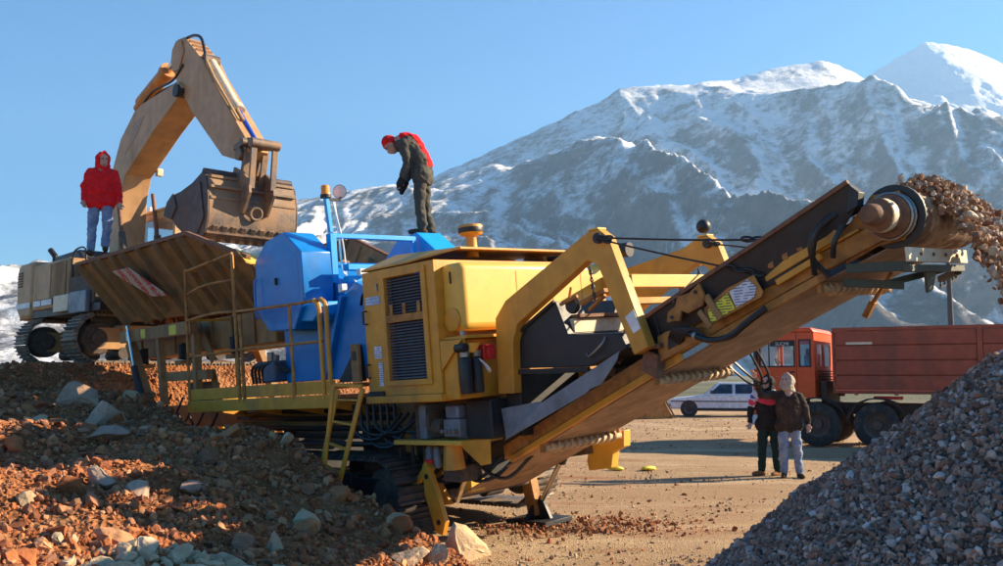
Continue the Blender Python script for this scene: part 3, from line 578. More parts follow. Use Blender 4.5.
for u, w_ in ((8.11,.62),(8.26,.15)): part('pin_hole', MB().cyl((u,.350,w_),(u,.359,w_),.028), BLACK, sp_, 0)
box('red_valve', (8.0,.42,.745), (8.12,.5,.79), REDP, None, .01)
for k in range(7):
    a = Vector((7.55+.16*k,.46+.05*k,.98)); tube('hydraulic_hose', arc([a, a+V(.05,.0,-.3-.05*(k%3)), a+V(.3,.1,-.42), a+V(.55,.25,-.2)]), .02, HOSE)
hc = part('tilt_cylinder', MB().cyl((8.50,.74,.86),(8.30,.74,.56),.06), BLACK, None, 0); part('piston_rod', MB().cyl((8.30,.74,.57),(8.13,.74,.30),.03), CHROME, hc, 0)
box('lower_bash_plate', (7.3,.75,.30), (8.0,2.0,.42), DUSTM, None, .02)
part('tail_guard', MB().box((7.55,.95,.45),(8.0,1.9,1.1)), BLACK, None, .02)
box('yellow_bracket', (8.02,.9,.38), (8.2,1.1,.52), YEL2, None, .005)
# rear jack on the far side
jl = part('jack_leg', MB().beam((7.78,2.15,.62),(7.92,2.15,-.10),.12,.16,(1,0,0)), RUSTY, None, .006)
part('jack_foot', MB().box((7.62,1.92,-.17),(8.28,2.38,-.12)).prism([(7.82,2.13,-.12),(8.16,2.13,-.12),(8.02,2.13,.16)], (0,.05,0)).prism([(7.9,1.95,-.12),(7.9,2.35,-.12),(7.9,2.15,.1)], (.04,0,0)), BLACK, jl, .004)
hc = part('jack_cylinder', MB().cyl((8.46,2.15,.70),(8.38,2.15,.54),.065), BLACK, None, 0); part('piston_rod', MB().cyl((8.38,2.15,.55),(8.04,2.15,.10),.032), CHROME, hc, 0)
part('far_bracket', MB().prism([(8.7,2.25,.55),(8.78,2.25,.80),(9.05,2.25,.86),(9.28,2.25,.90),(9.26,2.25,.72),(9.1,2.25,.66),(9.05,2.25,.48),(8.72,2.25,.44)], (0,.12,0)), YEL2, None, .006)
beam('far_bracket_arm', (8.3,2.2,.66),(8.8,2.2,.72),.14,.16, DUSTM)
# --- A-frames over the conveyor
for v, m in ((.50, YEL), (2.22, YEL)):
    part('a_frame', MB().prism([(9.20,v,2.20),(9.36,v,2.36),(10.50,v,2.88),(10.62,v,2.88),(10.72,v,2.80),(11.06,v,1.80),(10.90,v,1.74),(10.58,v,2.56),(10.46,v,2.62),(9.5,v,2.12),(9.42,v,1.95),(9.38,v,1.45),(9.16,v,1.45)], (0,.11,0)), m, None, .006)
    part('pivot_boss', MB().cyl((10.62,v-.03,2.80),(10.62,v+.14,2.80),.05), BLACK, None, 0)
    part('frame_cap', MB().box((10.50,v-.005,2.882),(10.62,v+.115,2.90)), YEL2, None, .003)
    part('lifting_chain', chain((10.44,v+.05,2.56),(10.47,v+.05,2.26),9,.008), BLACK, None, 0)
box('frame_cross_beam', (10.72,.612,2.33), (10.86,2.22,2.45), YEL2, None, .008)
box('frame_cross_beam', (10.80,.612,2.18), (10.90,2.22,2.24), YEL, None, .006)
box('roller_bracket', (10.86,1.3,2.2), (10.92,1.5,2.329), OCH, None, .005)
part('end_ball', MB().ball((10.55,2.27,2.99),.075), BLACK, None, 0)
part('hoist_drum', MB().cyl((8.12,2.56,2.99),(9.3,2.62,2.93),.085), BLACK, None, 0); box('hoist_housing', (7.78,2.42,2.85), (8.12,2.70,3.09), RUSTY, None, .01)
part('far_boom', MB().beam((8.9,2.42,2.5),(10.35,2.42,2.72),.12,.22), YEL, None, .008)
for a, b in (((10.64,.45,2.80),(12.30,.72,2.55)), ((10.64,.45,2.79),(12.10,.70,2.30)), ((10.62,2.2,2.80),(12.3,2.02,2.45))):
    a, b = fix(a), fix(b); part('stay_cable', MB().tube([a, a.lerp(b,.25)-V(0,0,.008), a.lerp(b,.5)-V(0,0,.012), a.lerp(b,.75)-V(0,0,.008), b], .009, 6), BLACK, None, 0)
    part('turnbuckle', chain(a.lerp(b,.80), b, 4, .010), BLACK, None, 0); part('cable_eye', chain(a, a.lerp(b,.09), 2, .010), BLACK, None, 0)
# --- black transfer chute above the belt tail
part('transfer_chute', MB().prism([(9.93,.60,2.30),(9.40,.60,2.02),(9.24,.60,1.90),(9.19,.60,1.78),(9.22,.60,1.69),(10.29,.60,1.66),(10.75,.60,1.80),(10.68,.60,1.94),(10.06,.60,1.97)], (0,.9,0)), BLACK, None, .01)
tube('chute_lip', arc([(9.93,.585,2.30),(9.40,.585,2.02),(9.22,.585,1.86),(9.23,.585,1.68)], 6), .018, RUBBER)
beam('chute_bottom_edge', (9.18,.585,1.655),(10.3,.585,1.635),.04,.05, RUBBER)
box('cream_cover', (9.98,.70,1.985), (10.06,1.72,2.12), CREAMP, None, .006, 'dusty cream cover plate')
box('cover_hinge', (9.96,.75,2.125), (10.10,1.65,2.16), RUST, None, .004)
part('hatch_handle', MB().tube(arc([(10.28,.59,1.78),(10.34,.56,1.76),(10.5,.56,1.86),(10.52,.59,1.92)], 5), .009, 6), STEEL, None, 0)
part('pulley', MB().lathe([(0,-.03),(.07,-.03),(.08,-.01),(.06,0),(.08,.01),(.07,.03),(0,.03)], (10.1,.66,2.24), (0,1,0), 16), BLACK, None, 0)
part('control_levers', MB().beam((9.98,.62,2.26),(10.2,.62,2.32),.03,.03).beam((10.02,.7,2.30),(10.06,.7,2.42),.02,.02).beam((10.2,.66,2.25),(10.55,.62,2.34),.05,.04).beam((10.3,.66,2.18),(10.5,.66,2.30),.04,.03), RUSTY, None, .003)
part('skirt_plate', MB().prism([(9.19,.53,1.00),(9.13,.55,1.30),(9.68,.55,1.36),(9.75,.55,1.30)], (0,.012,0)), GREYP, None, 0)
part('skirt_plate', MB().prism([(9.19,.50,.99),(9.72,.50,1.34),(10.74,.50,1.78),(10.70,.50,1.70),(10.50,.50,1.50),(10.36,.50,1.46),(10.3,.50,1.42)], (0,.012,0)), GREYP, None, 0, 'bent grey steel skirt sheet')
box('chute_back', (9.15,.62,1.02), (9.35,1.9,1.62), BLACK, None, .01)
box('sunlit_duct', (9.3,1.5,1.42), (9.72,2.3,1.62), YEL2, None, .02)
# --- discharge conveyor
WB = [(7.95,.30),(9.4,.92),(10.87,1.54),(12.4,2.15),(13.15,2.41)]
def wb(u):
    if u < WB[0][0]: return WB[0][1]+(u-WB[0][0])*.43
    for (a, b), (c, d) in zip(WB, WB[1:]):
        if u <= c: return b+(d-b)*(u-a)/(c-a)
    return WB[-1][1]+(u-WB[-1][0])*.35
US = [7.95,8.7,9.4,10.1,10.87,11.6,12.4,13.1]
def strip(name, v0, v1, dw0, dw1, m, us=US, bev=0., parent=None):
    mb = MB(); vs = []; fs = []
    for u in us: vs += [(u,v0,wb(u)+dw0),(u,v1,wb(u)+dw0),(u,v1,wb(u)+dw1),(u,v0,wb(u)+dw1)]
    for i in range(len(us)-1):
        for k in range(4): fs.append((i*4+k, i*4+(k+1)%4, i*4+4+(k+1)%4, i*4+4+k))
    L = (len(us)-1)*4; fs += [(3,2,1,0),(L,L+1,L+2,L+3)]
    mb.add(vs, fs); return part(name, mb, m, parent, bev)
bl = strip('return_belt', .88, 1.93, .0, .014, BELT)
strip('carry_belt', .95, 1.86, .34, .354, RUBBER)
for a, b in ((.86,.95),(1.86,1.95)): strip('carry_belt_edge', a, b, .39, .405, RUBBER)
sgs = [8.9, 9.6, 10.3, 10.9, 11.6, 12.3, 12.95]
strip('conveyor_stringer', .76, .84, .055, .20, RUSTY, sgs+[13.08], .006); strip('conveyor_stringer', 1.97, 2.05, .05, .22, RUSTY, sgs+[13.08], .006)
strip('stringer_flange', .735, .845, .204, .225, YEL, [10.9,11.6,12.3,12.9], .003); strip('stringer_lower_rail', .74, .80, -.01, .05, YEL, [9.0,9.6,10.3,10.9,11.2], .003)
strip('lower_rail', .74, .79, -.02, .045, RUSTY, [11.5,12.0,12.6], .003)
for u in (9.1,9.9,10.7,11.5,12.2,12.8): beam('conveyor_cross_member', (u,.845,wb(u)+.14),(u,1.965,wb(u)+.14),.06,.10, RUSTY)
for u in (9.6,10.3,11.0,11.7,12.4):
    part('carry_idler', MB().cyl((u,.90,wb(u)+.29),(u,1.9,wb(u)+.29),.045), RUST, None, 0)
# spiral return rollers
for u, dw in ((9.42,-.055),(10.88,-.055),(12.52,-.055)):
    rr = part('return_roller', MB().cyl((u,.84,wb(u)+dw),(u,2.0,wb(u)+dw),.034), CREAM, None, 0)
    c_ = Vector((u,0,wb(u)+dw))
    part('roller_spiral', MB().tube([c_+V(.042*math.cos(t), .90+t*.0157, .042*math.sin(t)) for t in (k*.45 for k in range(148))], .016, 5), CREAM, rr, 0)
    for v in (.80, 2.0): part('roller_bracket', MB().beam((u,v,wb(u)-.09),(u,v,wb(u)+.10),.05,.03), RUSTY, rr, .003)
# side wings
def wing(v0, v1, name, m, bev=0): 
    lo = [(10.95,1.82),(11.6,2.02),(12.25,2.24),(12.78,2.55)]; hi = [(10.75,1.96),(11.2,2.16),(12.2,2.58),(12.90,2.88),(12.96,2.79)]
    return part(name, MB().prism([(u,v0,w_) for u, w_ in lo[::1]]+[(12.94,v1,2.70)]+[(u,v1,w_) for u, w_ in hi[::-1]], (0,.014,0)), m, None, bev)
wing(.72,.66,'belt_wing', BLACK); wing(2.06,2.14,'belt_wing', BLACK)
for v in (.655, 2.145):
    part('wing_edge', MB().beam((10.70,v,1.95),(11.2,v,2.17),.045,.035).beam((11.2,v,2.17),(12.2,v,2.59),.045,.035).beam((12.2,v,2.59),(12.90,v,2.89),.045,.035), RUST, None, .003)
    part('wing_end_cap', MB().prism([(12.90,v,2.87),(12.97,v,2.80),(12.95,v,2.70),(12.86,v,2.66)], (0,.10 if v < 1 else -.10,0)), BLACK, None, .004)
for u in (11.05,): beam('wing_strut', (u,.70,wb(u)+.22),(u-.02,.67,wb(u)+.46),.03,.03, BLACK)
# brackets, labels, hoses on the near side
part('hinge_plate', MB().prism([(11.20,.60,1.99),(11.22,.60,2.08),(11.30,.60,2.12),(11.33,.60,2.20),(11.46,.60,2.22),(11.56,.60,2.29),(11.60,.60,2.18),(11.57,.60,2.10),(11.42,.60,2.05),(11.36,.60,2.08),(11.33,.60,1.99),(11.28,.60,2.0)], (0,.03,0)), RUSTY, None, .003)
for u, w_ in ((11.30,2.16),(11.52,2.22),(11.26,2.03)): part('bolt', MB().cyl((u,.585,w_),(u,.605,w_),.016,None,6), BLACK, None, 0)
part('hinge_arm', MB().beam((11.60,.63,2.18),(11.72,.63,1.98),.03,.06).beam((11.52,.63,2.06),(11.62,.63,1.92),.03,.05), OCH, None, .003)
part('junction_box', MB().prism([(11.04,.66,1.66),(11.04,.66,1.88),(11.15,.66,1.92),(11.46,.66,1.93),(11.46,.66,1.82)], (0,.09,0)), RUSTY, None, .006)
part('junction_recess', MB().prism([(11.15,.652,1.76),(11.16,.652,1.87),(11.32,.652,1.90),(11.33,.652,1.82)], (0,.009,0)), BLACK, None, 0)
for k in range(6):
    a = Vector((11.18+.02*k,.64,1.86-.012*k)); tube('cable', arc([a, a+V(.06,-.02,.06), a+V(.18,-.02,.07+.01*k), a+V(.3,-.01,.02)]), .010, HOSE)
part('knee_bracket', MB().prism([(10.92,.62,1.78),(11.06,.62,1.72),(11.02,.62,1.52),(10.86,.62,1.60)], (0,.12,0)).prism([(10.8,.60,1.80),(11.1,.60,1.82),(11.1,.60,1.78),(10.8,.60,1.76)], (0,.16,0)), RUST, None, .004)
tube('thick_hose', arc([(11.34,.66,1.90),(11.45,.63,1.86),(11.62,.61,1.81),(11.80,.61,1.83),(11.95,.62,1.92),(12.12,.66,2.03)], 6), .028, HOSE)
part('hose_clamp', MB().cyl((11.44,.63,1.865),(11.47,.63,1.855),.034), STEEL, None, 0)
part('label_plate', MB().prism([(11.62,.632,1.95),(11.60,.632,2.06),(11.80,.632,2.18),(11.86,.632,2.05)], (0,.006,0)), LABY, None, 0, 'yellow printed notice'); part('label_plate', MB().prism([(11.87,.632,2.06),(11.82,.632,2.19),(12.0,.632,2.27),(12.07,.632,2.20),(12.04,.632,2.12)], (0,.006,0)), LABW, None, 0, 'white printed notice')
part('label_backing', MB().prism([(11.58,.640,1.93),(11.56,.640,2.08),(11.8,.640,2.22),(12.05,.640,2.30),(12.12,.640,2.16),(12.1,.640,2.12)], (0,.012,0)), RUSTY, None, 0)
part('frame_label', MB().prism([(10.84,.492,2.07),(10.92,.492,1.92),(11.0,.492,1.96),(10.94,.492,2.13)], (0,.006,0)), WHITE, None, 0)
part('side_channel', MB().beam((12.10,.74,2.28),(12.75,.72,2.54),.05,.09).beam((12.2,.73,2.22),(12.6,.72,2.38),.04,.05), YEL, None, .004)
for k in range(5): box('channel_lug', (12.15+.13*k,.70,2.34+.052*k), (12.20+.13*k,.745,2.40+.052*k), RUSTY, None, .003)
# head
DC = (13.13, 2.60)
part('head_drum', MB().lathe([(0,-.55),(.185,-.55),(.188,-.5),(.195,0),(.188,.5),(.185,.55),(0,.55)], (DC[0],1.40,DC[1]), (0,1,0), 36), RUST, None, 0)
hb_ = MB(); vs = []; fs = []; n = 22
for i in range(n+1):
    t = R_(112)-R_(225)*i/n; r0, r1 = .199, .213
    for v, r in ((.86,r0),(1.94,r0),(1.94,r1),(.86,r1)): vs.append((DC[0]+r*math.cos(t), v, DC[1]+r*math.sin(t)))
for i in range(n):
    for k in range(4): fs.append((i*4+k, i*4+(k+1)%4, i*4+4+(k+1)%4, i*4+4+k))
part('head_belt', hb_.add(vs, fs), mat('head_belt_dusty', (.52,.36,.22), .7, 0, .9, (.19,.085,.045), 3.2, .3, 30, .2, dlo=.45, dhi=.56), None, 0)
part('drum_flange', MB().lathe([(.19,-.04),(.235,-.035),(.235,.0),(.19,.005)], (DC[0],.86,DC[1]), (0,1,0), 28), BLACK, None, 0)
gm = part('gear_motor', MB().lathe([(0,-.42),(.06,-.42),(.075,-.40),(.08,-.30),(.12,-.285),(.12,-.12),(.16,-.10),(.16,0),(0,0)], (DC[0],.84,DC[1]), (0,1,0), 20), RUST, None, 0)
part('motor_cover', MB().lathe([(.122,-.27),(.124,-.26),(.124,-.20),(.122,-.19)], (DC[0],.84,DC[1]), (0,1,0), 20), CREAMP, gm, 0)
for w_ in (.0,.06): part('motor_clamp', MB().lathe([(.165,-.09+w_),(.178,-.085+w_),(.178,-.06+w_),(.165,-.055+w_)], (DC[0],.84,DC[1]), (0,1,0), 20), STEEL, gm, 0)
part('head_plate', MB().prism([(12.75,.80,2.30),(12.72,.80,2.52),(13.0,.80,2.78),(13.2,.80,2.78),(13.3,.80,2.6),(13.2,.80,2.42),(13.0,.80,2.40)], (0,.03,0)), RUSTY, None, .004); part('head_plate', MB().prism([(12.75,1.98,2.30),(12.72,1.98,2.52),(13.0,1.98,2.78),(13.2,1.98,2.78),(13.3,1.98,2.6),(13.2,1.98,2.42),(13.0,1.98,2.40)], (0,.03,0)), RUSTY, None, .004)
for k, pts in enumerate(([(12.72,.66,2.66),(12.60,.60,2.52),(12.58,.62,2.36),(12.66,.68,2.22)], [(12.84,.55,2.66),(12.70,.52,2.56),(12.62,.55,2.40),(12.58,.62,2.24)], [(12.90,.50,2.56),(12.84,.46,2.44),(12.80,.5,2.34)])): tube('motor_hose', arc(pts, 6), .022, HOSE)
sc_ = part('belt_scraper', MB().box((13.30,.55,2.245),(13.325,1.62,2.345)), CREAMP, None, .003, 'cream belt scraper bar with bolts')
for k in range(4): part('scraper_bolt', MB().cyl((13.325,.75+.22*k,2.30),(13.336,.75+.22*k,2.30),.014,None,6), RUST, sc_, 0)
part('scraper_frame', MB().beam((12.80,.70,2.26),(13.28,.70,2.22),.05,.07).beam((13.28,.60,2.20),(13.28,1.6,2.21),.05,.05).beam((12.95,.9,2.12),(13.27,1.25,2.20),.05,.05).beam((12.75,.72,2.16),(13.1,.95,2.10),.04,.06).beam((13.0,1.9,2.16),(13.27,1.55,2.19),.05,.05), GREEND, None, .004)
part('scraper_gusset', MB().prism([(13.25,.95,2.20),(13.25,1.15,2.20),(13.22,1.12,2.05),(13.22,1.02,2.03)], (.02,0,0)), GREEND, None, .003)
part('hanging_arm', MB().beam((12.76,1.55,2.24),(12.56,1.55,1.99),.03,.03).beam((12.58,1.55,2.02),(12.50,1.55,1.90),.05,.05), RUSTY, None, .003)
for k, o_ in enumerate((V(0,0,0), V(.06,.03,.02))):
    tube('hanging_hose', arc([Vector(q)+o_ for q in ((11.0,1.96,1.92),(11.10,2.09,1.58),(11.13,2.14,1.42),(11.09,2.15,1.34),(11.0,2.12,1.37),(10.92,2.05,1.47),(10.86,1.93,1.60))], 8), .012, HOSE)
# ------------------------------------------------------------------ excavator; u = heading, v = away, w = up
EX = empty('excavator', (-7.54, 19.14, 1.95), (0, 0, R_(-47)))
tag(EX, 'tan crawler excavator on the earth ramp holding its bucket over the hopper', 'excavator')
def ep(name, mb, m, bev=.012, parent=None, label=None): return part(name, mb, m, parent or EX, bev, label)
for u in (1.46, -1.30): make_track(EX, (u,.25,.46), (0,1,0), (-1,0,0), 1.42, .42, .66, 40, SHOE, TAN, .06)
ep('undercarriage', MB().box((-1.0,-.7,.35),(1.0,.7,.72)).cyl((0,0,.7),(0,0,.93),.68,None,24), DUSTM)
ep('house_deck', MB().box((-2.3,-1.36,.93),(2.2,1.36,1.08)), BLACK)
ep('house_body', MB().box((-1.45,-1.38,1.08),(.55,1.38,2.02)), TAN, .05)
ep('counterweight', MB().prism([(-1.46,-1.40,.92),(-2.2,-1.40,.92),(-2.46,-1.40,1.1),(-2.5,-1.40,1.9),(-2.38,-1.40,2.12),(-1.46,-1.40,2.12)], (0,2.8,0)), TAN, .10)
ep('house_front', MB().box((.56,-1.36,1.08),(1.9,-.45,1.62)).box((.56,-1.2,1.62),(1.1,-.5,1.95)), DUSTM, .03)
ep('side_door', MB().box((-1.25,-1.405,1.28),(-.35,-1.378,1.96)), TAN, .012); ep('side_door', MB().box((-.30,-1.405,1.28),(.50,-1.378,1.96)), OCH, .012)
for k in range(6): ep('vent_slat', MB().box((-2.32,-1.425,1.62+.055*k),(-2.05,-1.402,1.645+.055*k)), BLACK, 0)
for a, b in ((-2.4,-1.5),(-1.28,-.85),(-.8,-.2)): ep('white_stripe', MB().box((a,-1.412,1.16),(b,-1.4055,1.27)), WHITE, 0)
ep('toolbox', MB().box((.05,-1.46,.98),(.85,-1.382,1.30)), CREAMP, .02); ep('toolbox', MB().box((.90,-1.46,.92),(1.75,-1.362,1.32)), GREYP, .02)
ep('engine_cover', MB().prism([(-1.2,-1.1,2.02),(-1.05,-1.1,2.2),(.2,-1.1,2.22),(.45,-1.1,2.03)], (0,2.0,0)), BLACK, .04)
ep('exhaust_pipe', MB().cyl((-1.7,-.9,2.1),(-1.7,-.9,2.3),.05).cyl((-1.7,-.9,2.28),(-1.85,-.95,2.42),.06), BLACK, 0)
ep('handrail', MB().tube(arc([(.6,-1.3,1.64),(.6,-1.3,2.1),(1.2,-1.3,2.12),(1.25,-1.3,1.64)], 5), .018, 6), BLACK, 0)
ep('swing_motor', MB().cyl((.9,-.2,1.08),(.9,-.2,1.75),.16).cyl((1.3,-.25,1.08),(1.3,-.25,1.5),.12), TANO, 0)
# cab on the far side
C0, C1, K0, K1, W0, W1 = -.62, 1.10, .44, 1.38, 1.08, 3.12
cb = MB().holes('v', K0, K0+.04, C0, C1, W0, W1, [(C0+.12, C0+.72, 1.95, W1-.14), (C0+.82, C1-.1, 1.55, W1-.14)])
cb.holes('v', K1-.04, K1, C0, C1, W0, W1, [(C0+.12, C1-.1, 1.8, W1-.14)]).holes('u', C1-.04, C1, K0+.041, K1-.041, W0, W1, [(K0+.12, K1-.12, 1.5, W1-.14)]).holes('u', C0, C0+.04, K0+.041, K1-.041, W0, W1, [(K0+.15, K1-.15, 2.2, W1-.2)])
cb.box((C0+.04,K0+.041,W1-.05),(C1-.04,K1-.041,W1-.002))
cab = ep('cab', cb, TANW, 0)
ep('cab_roof', MB().box((C0-.04,K0-.03,W1),(C1+.06,K1+.03,W1+.07)), TANW, .025)
ep('cab_lamp', MB().box((-.45,.5,W1+.075),(-.31,.62,W1+.20)), WHITE, .015)
part('window_pane', MB().box((C0+.12,K0+.016,1.95),(C0+.72,K0+.022,W1-.14)), GLASS, cab, 0); part('window_pane', MB().box((C0+.82,K0+.016,1.55),(C1-.1,K0+.022,W1-.14)), GLASS, cab, 0); part('window_pane', MB().box((C1-.022,K0+.12,1.5),(C1-.016,K1-.12,W1-.14)), GLASS, cab, 0)
part('operator_seat', MB().box((.0,.72,1.45),(.5,1.18,1.6)).box((-.05,.72,1.6),(.07,1.18,2.25)), BLACK, cab, .04)
# boom, stick, bucket
BO = [(-.40,1.75),(-.44,2.6),(-.44,3.5),(-.40,4.02),(-.04,4.58),(.62,5.02),(.95,5.10),(2.60,5.18),(2.74,5.08),(2.72,4.94),(2.56,4.84),(1.6,4.44),(.28,3.80),(.10,3.4),(.06,2.4),(.12,1.75)]
ep('boom', MB().prism([(u,-.27,w_) for u, w_ in BO], (0,.54,0)), TAN, .015)
ep('boom_stencil', MB().prism([(.25,-.275,4.22),(.7,-.275,4.45),(1.15,-.275,4.85),(.65,-.275,4.80)], (0,.004,0)), STENC, 0)
ep('boom_pivot', MB().cyl((-.14,-.45,1.95),(-.14,.45,1.95),.14), BLACK, 0)
for v in (-.36, .36):
    hc = ep('boom_cylinder', MB().cyl((1.0,v,1.25),(.45,v,2.6),.07), DUSTM, 0); part('piston_rod', MB().cyl((.46,v,2.55),(.15,v,3.5),.04), RUST, hc, 0)
hc = ep('stick_cylinder', MB().cyl((.56,-.1,5.24),(1.72,-.1,5.60),.135).cyl((.36,-.1,5.16),(.60,-.1,5.25),.09).cyl((1.66,-.1,5.585),(1.80,-.1,5.63),.155), TANO, 0)
part('piston_rod', MB().cyl((1.78,-.1,5.62),(2.24,-.1,5.76),.07), CHROME, hc, 0)
ep('cylinder_bracket', MB().prism([(.34,-.15,4.92),(.46,-.15,5.20),(.62,-.15,5.14),(.7,-.15,5.0)], (0,.3,0)), TAN, .006)
ST = [(2.12,5.66),(2.16,5.92),(2.34,6.06),(2.62,6.04),(2.86,5.86),(3.40,5.42),(3.62,5.14),(5.14,3.62),(5.20,3.46),(5.06,3.34),(4.86,3.34),(4.28,3.52),(3.02,4.56),(2.74,4.86),(2.52,5.02)]
ep('stick', MB().prism([(u,-.19,w_) for u, w_ in ST], (0,.38,0)), TAN, .012)
ep('stick_cheek', MB().prism([(2.14,-.215,5.68),(2.18,-.215,5.9),(2.34,-.215,6.03),(2.56,-.215,6.0),(2.68,-.215,5.75),(2.5,-.215,5.45),(2.25,-.215,5.45)], (0,.025,0)), TAN, .004)
for u in (2.7, 2.84, 2.98): ep('stick_fin', MB().prism([(u,-.16,5.88-(u-2.7)*.8),(u+.10,-.16,5.95-(u-2.7)*.8),(u+.16,-.16,5.72-(u-2.7)*.8)], (0,.32,0)), RUST, .004)
tube('stick_pipe', arc([(2.62,-.12,6.04),(2.95,-.12,6.0),(3.22,-.12,5.86),(3.40,-.12,5.5)], 5), .028, HOSE, EX)
for k in range(2): tube('stick_pipe', [(3.42,-.12+.1*k,5.44),(3.8,-.14+.1*k,5.02),(4.75,-.14+.1*k,4.06)], .022, TANW, EX)
for k in range(3): tube('boom_hose', arc([(.55+.06*k,-.2+.12*k,4.95),(1.3,-.22+.12*k,5.26),(2.2,-.2+.12*k,5.30),(2.66,-.2+.1*k,5.5)], 5), .024, HOSE, EX)
tube('boom_hose', arc([(-.42,-.1,4.05),(-.62,-.1,4.1),(-.72,-.1,3.9),(-.42,-.1,3.6)], 5), .018, HOSE, EX); tube('boom_hose', arc([(-.42,.05,3.9),(-.52,.05,3.4),(-.42,.05,2.8)], 5), .03, HOSE, EX)
ep('boom_lamp', MB().box((.42,.28,3.82),(.54,.40,3.97)), CREAMP, .012)
ep('stick_pivot', MB().cyl((2.62,-.32,5.0),(2.62,.32,5.0),.12), BLACK, 0)
hc = ep('bucket_cylinder', MB().cyl((3.40,0,5.40),(4.42,0,4.34),.085).cyl((4.38,0,4.38),(4.48,0,4.28),.115), CREAMP, 0); part('piston_rod', MB().cyl((4.46,0,4.30),(5.16,0,3.58),.045), BLUEROD, hc, 0)
ep('cylinder_eye', MB().cyl((3.36,-.14,5.44),(3.36,.14,5.44),.11), BUCK, 0)
for v in (-.16, .16):
    ep('bucket_link', MB().beam((5.16,v,3.58),(5.02,v,2.86),.05,.11,(0,1,0)).cyl((5.16,v-.03,3.58),(5.16,v+.03,3.58),.09), BUCK, .006)
    ep('link_arm', MB().beam((4.78,v*1.35,3.56),(5.16,v*1.35,3.60),.045,.10,(0,0,1)).beam((5.4,v*1.2,3.52),(5.34,v*1.2,2.80),.05,.10,(0,1,0)), BUCK, .006)
ep('link_pin', MB().cyl((5.16,-.30,3.58),(5.16,.30,3.58),.07).cyl((5.40,-.26,3.54),(5.40,.26,3.54),.08).beam((5.14,0,3.58),(5.42,0,3.54),.3,.09), BUCK, .006)
ep('stick_nose', MB().cyl((4.98,-.26,3.42),(4.98,.26,3.42),.11).beam((4.98,0,3.42),(4.86,0,2.92),.26,.16,(1,0,0)), BUCK, .006)
# bucket: curved shell; back faces the discharge side
BP = [(4.90,3.06),(5.02,2.92),(5.10,2.62),(5.10,2.30),(5.02,2.05),(4.86,1.94),(4.40,2.04),(3.98,2.26),(3.66,2.52)]
bk = MB(); vs = []; fs = []
for (u, w_) in BP: vs += [(u,-.78,w_),(u,.78,w_)]
ins = []
for i, (u, w_) in enumerate(BP):
    cu, cw = 4.45, 2.75; d = Vector((cu-u, cw-w_)).normalized()*.04; ins += [(u+d.x,-.78,w_+d.y),(u+d.x,.78,w_+d.y)]
n = len(BP); vs += ins
for i in range(n-1): fs += [(2*i,2*i+1,2*i+3,2*i+2), (2*n+2*i+1,2*n+2*i,2*n+2*i+2,2*n+2*i+3)]
fs += [(0,2*n,2*n+1,1),(2*n-2,2*n-1,4*n-1,4*n-2)]
ep('bucket_shell', bk.add(vs, fs), BUCK, 0)
SD = BP + [(3.60,2.62),(3.80,2.82),(4.10,2.84),(4.52,2.92)]
for v in (-.815, .785): ep('bucket_side', MB().prism([(u,v,w_) for u, w_ in SD], (0,.03,0)), BUCKD, .006)
ep('side_wear_plate', MB().prism([(4.60,-.84,2.85),(4.85,-.84,2.9),(5.02,-.84,2.3),(4.8,-.84,2.05),(4.65,-.84,2.1)], (0,.02,0)), BUCKD, .006); ep('side_cutter', MB().prism([(3.5,-.84,2.50),(3.62,-.84,2.72),(3.85,-.84,2.84),(4.0,-.84,2.6),(3.8,-.84,2.4)], (0,.022,0)), BUCKD, .006)
for w_ in (2.98, 2.80, 2.62): ep('back_rib', MB().beam((5.03+(.06 if w_<2.9 else -.03),-.77,w_),(5.03+(.06 if w_<2.9 else -.03),.77,w_),.05,.05), BUCK, .006)
for k in range(9):
    v = -.66+k*.165; ep('wear_bar', MB().beam((5.085,v,2.18),(4.90,v+.05,1.955),.085,.04,(1,0,-.6)), BUCK, .006)
ep('bucket_top_bar', MB().cyl((4.88,-.79,3.06),(4.88,.79,3.06),.06), BUCKD, 0)
for v in (-.22,.22): ep('bucket_ear', MB().prism([(4.78,v-.03,3.02),(4.84,v-.03,3.22),(5.1,v-.03,3.12),(5.36,v-.03,2.92),(5.38,v-.03,2.72),(5.16,v-.03,2.40),(5.04,v-.03,2.4)], (0,.05,0)), BUCK, .006)
ep('lifting_eye', MB().tube([(5.17+.02*math.cos(t),.0+.10*math.sin(t),2.42+.10*math.cos(t)) for t in (2*math.pi*k/14 for k in range(15))], .024, 7), BUCK, 0)
for k in range(6): ep('bucket_tooth', MB().prism([(3.74,-.70+k*.27,2.46),(3.68,-.70+k*.27,2.52),(3.42,-.69+k*.27,2.68)], (0,.10,0)), BUCKD, .004)
# ------------------------------------------------------------------ dump truck (u heading left and away, v towards the far side)
TK = empty('dump_truck', (7.73, 23.5, 0), (0, 0, R_(150)))
tag(TK, 'orange dump truck with dull red tipping bed parked beside the gravel heap', 'truck')
